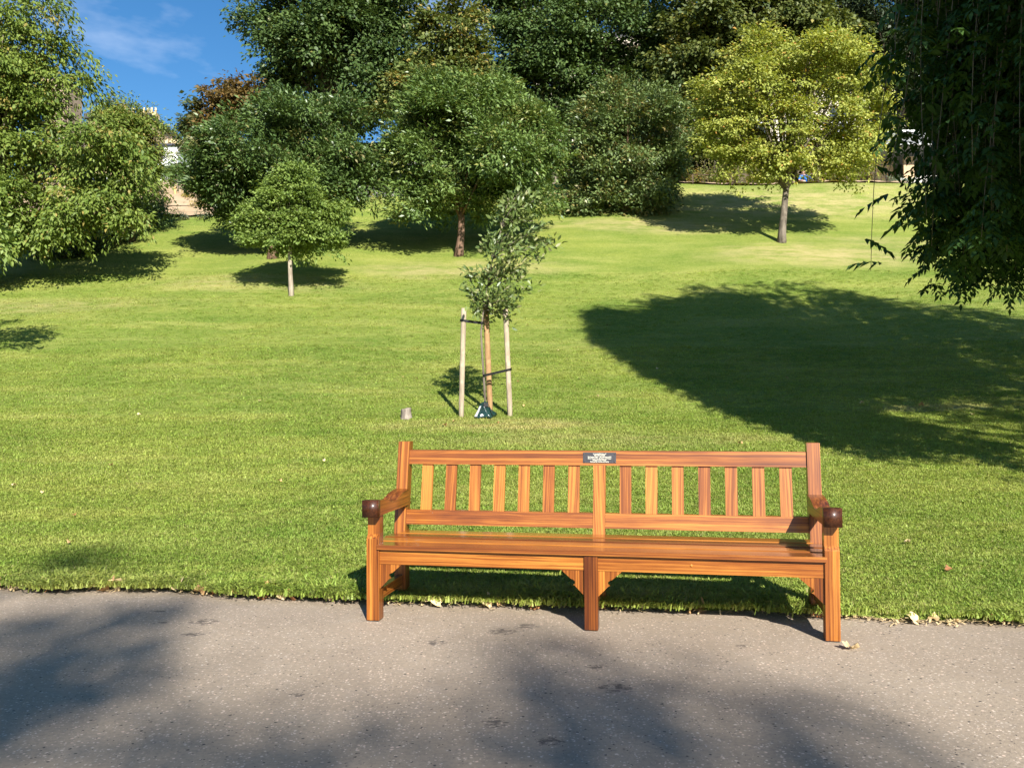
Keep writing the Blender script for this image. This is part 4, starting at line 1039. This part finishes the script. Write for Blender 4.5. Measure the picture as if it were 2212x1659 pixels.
for px in (366.5, 375):
    xx, zz = xz(px, 314, D_ - .5); box('chimney', xx - x0 - .14, xx - x0 + .14, -1.2, -.9, zz - z0 - 3, zz - z0 + .35, M['stone_tan'], th)
    tube_obj('chimney_pot', [(np.array([(xx - x0, -1.05, zz - z0 + .35), (xx - x0, -1.05, zz - z0 + .62)]), np.array([.10, .08]))], M['rust'], th, 8)
D2 = 72.0
x0, zt2 = xz(361, 323, D2); x1, _ = xz(392, 323, D2); xl, _ = xz(300, 323, D2)
wh_ = empty('white_house', (xl, D2, 12)); tag(wh_, 'white bayed house with dark slate roof above the bare bank', 'house')
_, zb2 = xz(361, 360, D2)
box('bay', x0 - xl, x1 - xl, -.9, 2, zb2 - 12, zt2 - 12, M['white'], wh_, .03)
box('side_wall', 0, x0 - xl - .01, .2, 2, zb2 - 13.4, zt2 - 12.02, M['stone_dark'], wh_)
bm = bmesh.new(); w_ = x1 - xl + .3; zr = zt2 - 12
v = [bm.verts.new(p) for p in ((-.3, -1.1, zr), (w_, -1.1, zr), (w_, 3, zr), (-.3, 3, zr), (.9, .8, zr + .75), (w_ - 1.0, .8, zr + .75))]
for f in ((0, 1, 5, 4), (1, 2, 5), (2, 3, 4, 5), (3, 0, 4), (3, 2, 1, 0)): bm.faces.new([v[i] for i in f])
bm_obj('roof', bm, M['slate'], wh_)
win_ = box('window', x0 - xl + .18, x1 - xl - .18, -.93, -.905, (zb2 + zt2) / 2 - 12 - .45, (zb2 + zt2) / 2 - 12 + .55, M['white'], wh_)
box('pane', x0 - xl + .26, x1 - xl - .26, -.945, -.932, (zb2 + zt2) / 2 - 12 - .38, (zb2 + zt2) / 2 - 12 + .48, M['paleslab'], win_)
box('pillar', x0 - xl - .35, x0 - xl + .4, -.6, 0, 0, zb2 - 12.0 - .25, M['white'], wh_)
box('shopfront', 0, x0 - xl - .4, -.35, -.2, 3.0, zb2 - 12 - .35, M['glass'], wh_)
box('canopy', -.2, x0 - xl + .6, -1.3, .15, zb2 - 12 - .33, zb2 - 12 - .02, M['white'], wh_)
box('lower_wall', -.05, x1 - xl + 3, -.15, 1.9, 0, 3.0, M['white'], wh_)
box('lower_wall', x0 - xl + .45, x1 - xl + 1.5, .1, 1.9, 3.01, zb2 - 12 - .02, M['charcoal'], wh_)
D3 = 95.0
x0, zt3 = xz(96, 178, D3); x1, _ = xz(139, 178, D3)
tw = empty('stone_tower', (x0, D3, 12)); tag(tw, 'brown stone tower block showing through the large left-hand tree', 'tower')
facade(tw, x0, x1, D3, 12, zt3, 2, 6, 'stone_dark', ww=.7, wh=1.7, depth=4, trim='stone_dark')
box('cornice', -.2, x1 - x0 + .2, -.25, .4, zt3 - 12 - 1.6, zt3 - 12 - 1.35, M['stone_dark'], tw); box('cornice', -.25, x1 - x0 + .25, -.3, 4.2, zt3 - 12 + .01, zt3 - 12 + .3, M['stone_dark'], tw)
x0, zt4 = xz(190, 258, 85); x1, _ = xz(322, 258, 85)
rw = empty('terrace_house', (x0, 85, 12)); tag(rw, 'tan terraced house with chimney pots above the finer-leaved tree', 'house')
facade(rw, x0, x1, 85, 12, zt4, 5, 4, 'stone_tan', ww=.8, wh=1.8, trim='stone_tan'); box('roof', -.2, x1 - x0 + .2, -.4, 8, zt4 - 12 + .01, zt4 - 12 + .5, M['slate'], rw)
for px in (262, 312):
    xx, zz = xz(px, 250, 85)
    ch = box('chimney', xx - x0 - .9, xx - x0 + .7, 1, 2, zt4 - 12 + .5, zz - 12 + .7, M['stone_tan'], rw)
    for k in range(4): tube_obj('chimney_pot', [(np.array([(xx - x0 - .7 + k * .4, 1.5, zz - 12 + .7), (xx - x0 - .7 + k * .4, 1.5, zz - 12 + 1.3)]), np.array([.12, .09]))], M['stone_tan'], ch, 8)
# kiosk on the terrace at the right
KD = 40.0
x0, zr = xz(1915, 287, KD); x1, _ = xz(2350, 287, KD); zl = float(at(1940, 311, KD).z); zg = 10.35
kk = empty('kiosk', (x0, KD, zg)); tag(kk, 'low modern kiosk with dark fascia, white roof edge and timber front', 'kiosk')
ww_ = x1 - x0
bm = bmesh.new()
v = [bm.verts.new(p) for p in ((0, 0, zl - zg), (ww_, 0, zl - zg), (ww_, 4, zl - zg - .25), (-.7, 4, zl - zg - .6), (0, 0, zr - zg), (ww_, 0, zr - zg), (ww_, 4, zr - zg), (-.7, 4, zr - zg - .4))]
for f in ((3, 2, 1, 0), (4, 5, 6, 7), (0, 1, 5, 4), (1, 2, 6, 5), (2, 3, 7, 6), (3, 0, 4, 7)): bm.faces.new([v[i] for i in f])
bm_obj('fascia', bm, M['fascia'], kk)
box('roof_edge', -.06, ww_ + .05, -.06, 4.05, zr - zg + .004, zr - zg + .10, M['white'], kk)
box('roof_edge', -.05, ww_ + .04, -.05, .04, zl - zg - .05, zl - zg - .004, M['white'], kk)
box('back_wall', .3, ww_, 3.2, 3.4, 0, zl - zg - .7, M['charcoal'], kk)
for k, (a, b) in enumerate(((.12, 1.15), (1.25, 1.75), (5.4, 6.0), (6.1, 6.7))):
    box('timber_panel', a, b, 1.9 - .9 * (k > 0), 2.0 - .9 * (k > 0), 0, zl - zg - .32, M['timber'], kk, .004)
box('counter', 1.8, 5.3, 1.0, 1.5, 0, 1.55, M['paleslab'], kk); box('light_strip', .75, 1.25, .9, 1.0, zl - zg - .14, zl - zg - .09, M['white'], kk)
tsl = box('terrace_slab', -1, 9, -3.2, .9, -.2, .35, M['paleslab'], kk)
# ------------------------------------------------------------------ person in blue and blue bag
def person():
    D = 36.3; b = at(1737, 392, D); z0 = gz(b.x, b.y)
    root = empty('person', (b.x, b.y, z0)); tag(root, 'person in a bright blue top sitting beyond the yellow tree', 'person')
    zc = float(at(1737, 393, D).z) - z0          # height at which the waist shows over the bed
    s0 = zc + .02
    J = {'pel': (0, .05, s0 - .16), 'sp': (0, .03, s0 + .02), 'ch': (.01, .0, s0 + .19), 'ne': (-.02, -.01, s0 + .27), 'he': (-.05, -.05, s0 + .33), 'ht': (-.07, -.07, s0 + .43),
         'ls': (-.17, 0, s0 + .20), 'le': (-.25, -.10, s0 + .02), 'lh': (-.10, -.24, s0 - .04), 'lf': (-.04, -.28, s0 - .05),
         'rs': (.18, 0, s0 + .19), 're': (.30, -.04, s0 + .05), 'rh': (.42, -.14, s0 - .06), 'rf': (.47, -.17, s0 - .08),
         'lk': (-.14, -.42, s0 - .10), 'la': (-.16, -.46, s0 - .52), 'lt': (-.16, -.60, s0 - .54), 'rk': (.16, -.42, s0 - .10), 'ra': (.18, -.46, s0 - .52), 'rt': (.18, -.60, s0 - .54), 'lhip': (-.09, 0, s0 - .17), 'rhip': (.09, 0, s0 - .17)}
    R = {'pel': .14, 'sp': .13, 'ch': .14, 'ne': .055, 'he': .075, 'ht': .085, 'ls': .065, 'le': .045, 'lh': .032, 'lf': .030, 'rs': .065, 're': .045, 'rh': .032, 'rf': .030, 'lk': .065, 'la': .045, 'lt': .035, 'rk': .065, 'ra': .045, 'rt': .035, 'lhip': .09, 'rhip': .09}
    E = [('pel', 'sp'), ('sp', 'ch'), ('ch', 'ne'), ('ne', 'he'), ('he', 'ht'), ('ch', 'ls'), ('ls', 'le'), ('le', 'lh'), ('lh', 'lf'), ('ch', 'rs'), ('rs', 're'), ('re', 'rh'), ('rh', 'rf'), ('pel', 'lhip'), ('pel', 'rhip'), ('lhip', 'lk'), ('lk', 'la'), ('la', 'lt'), ('rhip', 'rk'), ('rk', 'ra'), ('ra', 'rt')]
    k = list(J); me = bpy.data.meshes.new('body'); me.from_pydata([J[q] for q in k], [(k.index(a), k.index(b_)) for a, b_ in E], [])
    tmp = bpy.data.objects.new('body_tmp', me); COL.objects.link(tmp)
    tmp.modifiers.new('s', 'SKIN')
    for i, q in enumerate(k):
        me.skin_vertices[0].data[i].radius = (R[q], R[q]); me.skin_vertices[0].data[i].use_root = (q == 'pel')
    ss = tmp.modifiers.new('d', 'SUBSURF'); ss.levels = 2
    bpy.context.view_layer.update()
    bm_ = bpy.data.meshes.new_from_object(tmp.evaluated_get(bpy.context.evaluated_depsgraph_get())); bpy.data.objects.remove(tmp)
    bm_.name = 'body'; bm_.materials.clear()
    for m in ('skin', 'blue_cloth', 'cream_cloth'): bm_.materials.append(M[m])
    for p in bm_.polygons:
        c = p.center; p.use_smooth = True
        arm = (c.x < -.22 and c.z < s0 + .06) or (c.x > .29 and c.z < s0 + .07) or (c.y < -.17 and c.z > s0 - .09 and abs(c.x) < .2)
        p.material_index = 0 if (c.z > s0 + .25 and abs(c.x + .04) < .14) or arm else (1 if c.z > s0 - .14 and c.y > -.2 else 2)
    link('body', bm_, None, root)
    # hair cap and face
    hb = bmesh.new(); bmesh.ops.create_uvsphere(hb, u_segments=14, v_segments=9, radius=.098)
    for v in list(hb.verts):
        if v.co.z < -.02 and v.co.y < .03: hb.verts.remove(v)
    hd = Vector(J['ht']) + Vector((.005, .02, -.005))
    o = bm_obj('hair', hb, M['hair'], root, True); o.location = hd
    tube_obj('nose', [(np.array([(-.075, -.155, s0 + .40), (-.078, -.175, s0 + .375)]), np.array([.010, .014]))], M['skin'], root, 6)
    for sx in (-.03, .03): tube_obj('eye', [(np.array([(-.072 + sx, -.145, s0 + .415), (-.074 + sx, -.156, s0 + .415)]), np.array([.010, .008]))], M['charcoal'], root, 6)
    return root, z0, s0
pr, pz0, ps0 = person()
b = pr.location
o = box('low_wall', -.9, .9, -.12, .42, -.1, ps0 - .285, M['rock'], None, .03); o.location = (b.x, b.y, pz0)
tag(o, 'low stone ledge the person in blue sits on', 'ledge')
bb = at(2083, 376, 35.9); zb_ = float(at(2083, 377, 35.9).z)
bg = empty('blue_bag', (bb.x, bb.y, zb_ - .02)); tag(bg, 'bright blue holdall bag on the terrace edge behind the hanging branches', 'bag')
bm = bmesh.new(); prism_x(bm, [(-.12, 0), (.12, 0), (.14, .12), (.08, .20), (-.08, .20), (-.14, .12)], -.26, .26); bmesh.ops.bevel(bm, geom=bm.edges[:], offset=.03, segments=2, affect='EDGES'); bm_obj('body', bm, M['blue_cloth'], bg, True)
tube_obj('handle', [(np.array([(-.14, -.11, .17), (-.10, -.14, .27), (.10, -.14, .27), (.14, -.11, .17)]), np.full(4, .012))], M['white'], bg, 6)
bx_ = box('plinth', -.5, .5, -.3, .3, -1.2, -.002, M['paleslab'], None); bx_.location = (bb.x, bb.y, zb_ - .02); tag(bx_, 'pale terrace step under the blue bag', 'step')
# thin tree and stake on the bank
b = at(385, 440, 33.6); base = np.array([b.x, b.y, gz(b.x, b.y)]); r_ = empty('bank_sapling', base); tag(r_, 'very thin young tree on the bare bank beside a pale stake', 'tree')
tipb = np.array(at(380, 322, 33.6)) - base; g_ = np.random.default_rng(55)
pp = [(np.linspace(0, 1, 6)[:, None] * tipb, np.linspace(.028, .008, 6))]; C = []
for f in np.linspace(.55, 1, 12):
    q = tipb * f + g_.normal(0, .22, 3); C.append(q); pp.append((np.array([tipb * (f - .08), q]), np.array([.008, .004])))
tube_obj('trunk', pp, M['bark_pale'], r_, 5); spray_crown('crown', g_, np.array(C), g_.normal(0, 1, (12, 3)), 12, .35, .25, .7, .09, M['lf_cherry'], r_)
b = at(379, 443, 33.4); base = np.array([b.x, b.y, gz(b.x, b.y)]); tp = np.array(at(378, 403, 33.4)) - base
r_ = empty('stake', base); tag(r_, 'short pale yellow stake on the bare bank', 'stake'); tube_obj('pole', [(np.array([[0, 0, -.1], tp * .5, tp]), np.full(3, .045))], M['stake_pale'], r_, 10)

# ------------------------------------------------------------------ trees out of view whose shadows reach the path and lawn
def shade_tree(name, label, seed, base, H, sprays, r0, leaf, mat, n_per=10):
    """tree behind the viewer; sprays: list of (shadow polyline on the ground, radius)"""
    g = np.random.default_rng(seed); base = np.array(base, float)
    root = empty(name, base); tag(root, label, 'tree', 'trees behind the viewer')
    S_ = np.array(SUN_DIR); nrm = norm(np.array([S_[0], S_[1], 0])); paths = []; C, A, Wd = [], [], []
    t = np.linspace(0, 1, 8)[:, None]; paths.append((np.array([0, 0, -.1]) + np.array([0, 0, H]) * t, r0 * (1 - .85 * t[:, 0])))
    for poly, rr in sprays:
        q = []
        for px, py in poly:
            p = np.array(flat(px, py)) if py > 1280 else np.array([at(px, py, 6.0).x, 6.0, .1])
            k = np.dot(base - p, nrm) / np.dot(S_, nrm)        # plane through the trunk facing the sun
            q.append(p + S_ * k - base)
        q = np.array(q); off = g.normal(0, 1.2) * S_; q += off
        s0 = np.array([0, 0, min(H * .97, max(q[0, 2] + .5, H * .3))]); pts = np.vstack([s0[None], q]); u = np.linspace(0, 1, 9)
        ii = np.linspace(0, 1, len(pts)); pts = np.stack([np.interp(u, ii, pts[:, c]) for c in range(3)], -1)
        paths.append((pts, .05 * (1 - u) + .012))
        n = max(3, int(len(q) * 3)); iq = np.linspace(0, 1, len(q)); uu = np.linspace(0, 1, n)
        qq = np.stack([np.interp(uu, iq, q[:, c]) for c in range(3)], -1); ax = np.gradient(qq, axis=0)
        for a_, b_ in zip(qq, ax): C.append(a_ + g.normal(0, .12, 3)); A.append(b_); Wd.append(rr)
    tube_obj('trunk', paths, M['bark_dark'], root, 7)
    C, A, Wd = np.array(C), np.array(A), np.array(Wd)
    for w_ in np.unique(Wd):
        k = Wd == w_; spray_crown('crown', g, C[k], A[k], n_per, w_ * 3.0, w_ * .95, .9, leaf, M[mat], root, .5, .1, .5)
shade_tree('tall_tree', 'tall tree standing behind the viewer to the right', 201, (6.6, -21.5, -.1), 14.2,
           [([(1150, 1420), (1090, 1500), (1060, 1600), (1040, 1700)], .28), ([(1350, 1450), (1480, 1480), (1620, 1530), (1800, 1590), (1950, 1640)], .26),
            ([(1260, 1560), (1420, 1600), (1560, 1660)], .20), ([(1180, 1470), (1240, 1560), (1300, 1700)], .22), ([(900, 1600), (760, 1640), (600, 1700)], .22), ([(1700, 1640), (1900, 1700)], .24), ([(560, 1590), (430, 1640), (300, 1690)], .2)], .3, .16, 'lf_dark')
shade_tree('tall_tree', 'tall tree standing behind the viewer on the left', 202, (2.4, -19.5, -.1), 14.8,
           [([(430, 1305), (330, 1340), (220, 1355)], .16), ([(160, 1320), (60, 1345), (-60, 1380)], .22), ([(240, 1400), (120, 1430), (0, 1460), (-120, 1480)], .24), ([(390, 1460), (300, 1480), (200, 1500)], .18),
            ([(140, 1500), (40, 1540), (-60, 1580)], .26), ([(220, 1210), (215, 1250)], .17), ([(90, 1580), (0, 1600)], .2)], .3, .16, 'lf_dark')
# small tree out of view on the left, its shadow just reaching the lawn
def left_tree():
    g = np.random.default_rng(203); base = np.array([-10.7, 14.2, gz(-10.7, 14.2)]); root = empty('young_tree', base); tag(root, 'small tree just beyond the left edge of the view', 'tree')
    lb = [(base + np.array([0, 0, 3.0]), np.array([1.5, 1.4, 1.2])), (base + np.array([.6, .3, 3.6]), np.array([1.0, 1.0, .8]))]
    C, A = shell(g, lb, 120); P = limb_paths(g, base, base + np.array([0, 0, 2.0]), C[:12], .08, .05)
    tube_obj('trunk', [(p - base, r) for p, r in P], M['bark_grey'], root, 7); spray_crown('crown', g, C - base, A, 55, .7, .4, .4, .11, M['lf_lime'], root)
left_tree()

# ------------------------------------------------------------------ fallen leaves
def leaf_shape(name, seed, mat):
    g = np.random.default_rng(seed); V = [(0, 0, .006)]; n = 15
    for k in range(n):
        a = 2 * PI * k / n; lob = .55 + .45 * abs(math.cos(2.5 * (a - PI / 2))) + g.normal(0, .06); r = .055 * lob
        V.append((r * math.cos(a), r * math.sin(a) * 1.05, .012 * math.sin(2 * a + seed) + .010 * (r / .055) ** 2 + .004 + g.normal(0, .003)))
    V.append((.002, -.085, .004)); V.append((-.002, -.085, .004))
    L = []; S = []
    for k in range(n): L += [0, 1 + k, 1 + (k + 1) % n]; S.append(3)
    L += [0, n + 1, n + 2]; S.append(3)
    me = np_mesh(name, np.array(V), np.array(L), np.array(S)); me.materials.append(M[mat]); return me
LM = [leaf_shape('fallen_leaf', 1, 'dead_leaf'), leaf_shape('fallen_leaf', 2, 'dead_leaf2'), leaf_shape('fallen_leaf', 3, 'dead_leaf3'), leaf_shape('fallen_leaf', 4, 'dead_leaf3')]
g_ = np.random.default_rng(91)
ORD = ['first', 'second', 'third', 'fourth', 'fifth', 'sixth', 'seventh', 'eighth', 'ninth', 'tenth', 'eleventh', 'twelfth', 'thirteenth', 'fourteenth', 'fifteenth', 'sixteenth', 'seventeenth', 'eighteenth', 'nineteenth', 'twentieth']
ORD += ['twenty-' + q for q in ORD[:9]] + ['thirtieth'] + ['thirty-' + q for q in ORD[:9]]
def drop(x, y, z, s, label, group, m=None, tilt=.5):
    o = link('fallen_leaf', LM[int(g_.integers(0, 4)) if m is None else m]); o.location = (x, y, z); s *= g_.uniform(.75, 1.2); o.scale = (s, s * g_.uniform(.6, 1), s * g_.uniform(1, 2.2))
    o.rotation_euler = (g_.normal(0, tilt), g_.normal(0, tilt), g_.uniform(0, 6.3)); tag(o, label, 'leaf', group)
EDGE_LEAVES = sorted([(5, 1.0), (30, .8), (98, 1.0), (118, .8), (240, 1.2), (262, .9), (385, 1.0), (435, .8), (470, .9), (515, 1.1), (535, .9), (570, 1.2), (612, .9), (625, 1.0), (945, .9), (1050, 1.0), (1085, .8), (1155, .9), (1180, .7), (2140, .8), (2165, .5), (2050, .7), (2010, .5), (1520, 1.0), (1490, .6), (720, .7), (745, .8), (1960, .7), (690, .6)])
for px, sc_ in EDGE_LEAVES:
    i = np.interp(px, [p[0] for p in EDGE_PX], [p[1] for p in EDGE_PX]); p = flat(px, i); yy = float(edge(p.x))
    drop(p.x, yy - g_.uniform(.0, .05), .014 + g_.uniform(0, .02), sc_, ORD[EDGE_LEAVES.index((px, sc_))] + ' dry leaf from the left along the path edge', 'fallen leaves along the path edge')
p = flat(612, 1272); drop(p.x, float(edge(p.x)) + .07, .07, 1.5, 'large curled tan leaf standing up in the grass edge', None, 0, .9)
p = flat(1838, 1403); drop(p.x, p.y, .006, .8, 'pale withered leaf on the tarmac beside the right bench leg', None, 2, .2)
LAWN_LEAVES = sorted([(92, 1070, .7), (1862, 875, 1.0), (960, 923, 1.1), (605, 1045, .5), (866, 1040, .5), (1600, 963, .7), (1205, 760, .7), (1140, 705, .8), (1310, 705, .6), (700, 1000, .5), (480, 960, .5), (300, 900, .6), (240, 1010, .5), (560, 870, .6), (1290, 860, .7), (1250, 820, .7), (870, 818, .6), (900, 822, .6), (1700, 820, .8), (1990, 880, .9), (2100, 900, .9), (1790, 1130, .5), (2050, 1240, .5), (1960, 1180, .5), (150, 1180, .5), (160, 1120, .5), (30, 1055, .5), (1420, 800, .7), (980, 915, .5), (1075, 918, .7), (1098, 795, .7), (1180, 795, .6), (1130, 880, .6), (1120, 828, .6)])
for px, py, sc_ in LAWN_LEAVES:
    lo, hi = 4.8, 32.0
    r_ = ray(px, py)
    for _ in range(40):
        mid = (lo + hi) / 2; q = Vector((0, 0, CAMH)) + r_ * (mid / r_.y)
        if q.z > gz(q.x, q.y): lo = mid
        else: hi = mid
    drop(q.x, q.y, gz(q.x, q.y) + .030, sc_ * .85, ORD[LAWN_LEAVES.index((px, py, sc_))] + ' small dry leaf from the left on the mown lawn', 'fallen leaves on the lawn', None, .35)
# fine dry litter along the edge (uncountable)
V, L, S = [], [], []; off = 0
for k in range(1300):
    x = g_.uniform(-4.2, 3.6) if k < 900 else g_.normal(2.15, .3); y = float(edge(x)) + (g_.normal(-.015, .025) if k < 900 else g_.normal(.01, .04)); a = g_.uniform(0, 6.3); l_ = g_.uniform(.006, .022); w_ = g_.uniform(.0015, .005)
    d = np.array([math.cos(a), math.sin(a), g_.normal(0, .25)]); n_ = np.array([-d[1], d[0], 0]); c = np.array([x, y, .010 + g_.uniform(0, .012)])
    V += [c - d * l_ - n_ * w_, c + d * l_ - n_ * w_, c + d * l_ + n_ * w_, c - d * l_ + n_ * w_]; L += [off, off + 1, off + 2, off + 3]; S.append(4); off += 4
o = link('leaf_litter', np_mesh('leaf_litter', np.array(V), np.array(L), np.array(S)), M['dead_leaf3']); tag(o, 'fine dry straw and leaf crumbs along the path edge', 'litter', kind='stuff')

SC.render.resolution_x = 1024; SC.render.resolution_y = 767
print('tris', sum(len(m.loops) - 2 * len(m.polygons) for m in bpy.data.meshes), 'grass', len(gp))
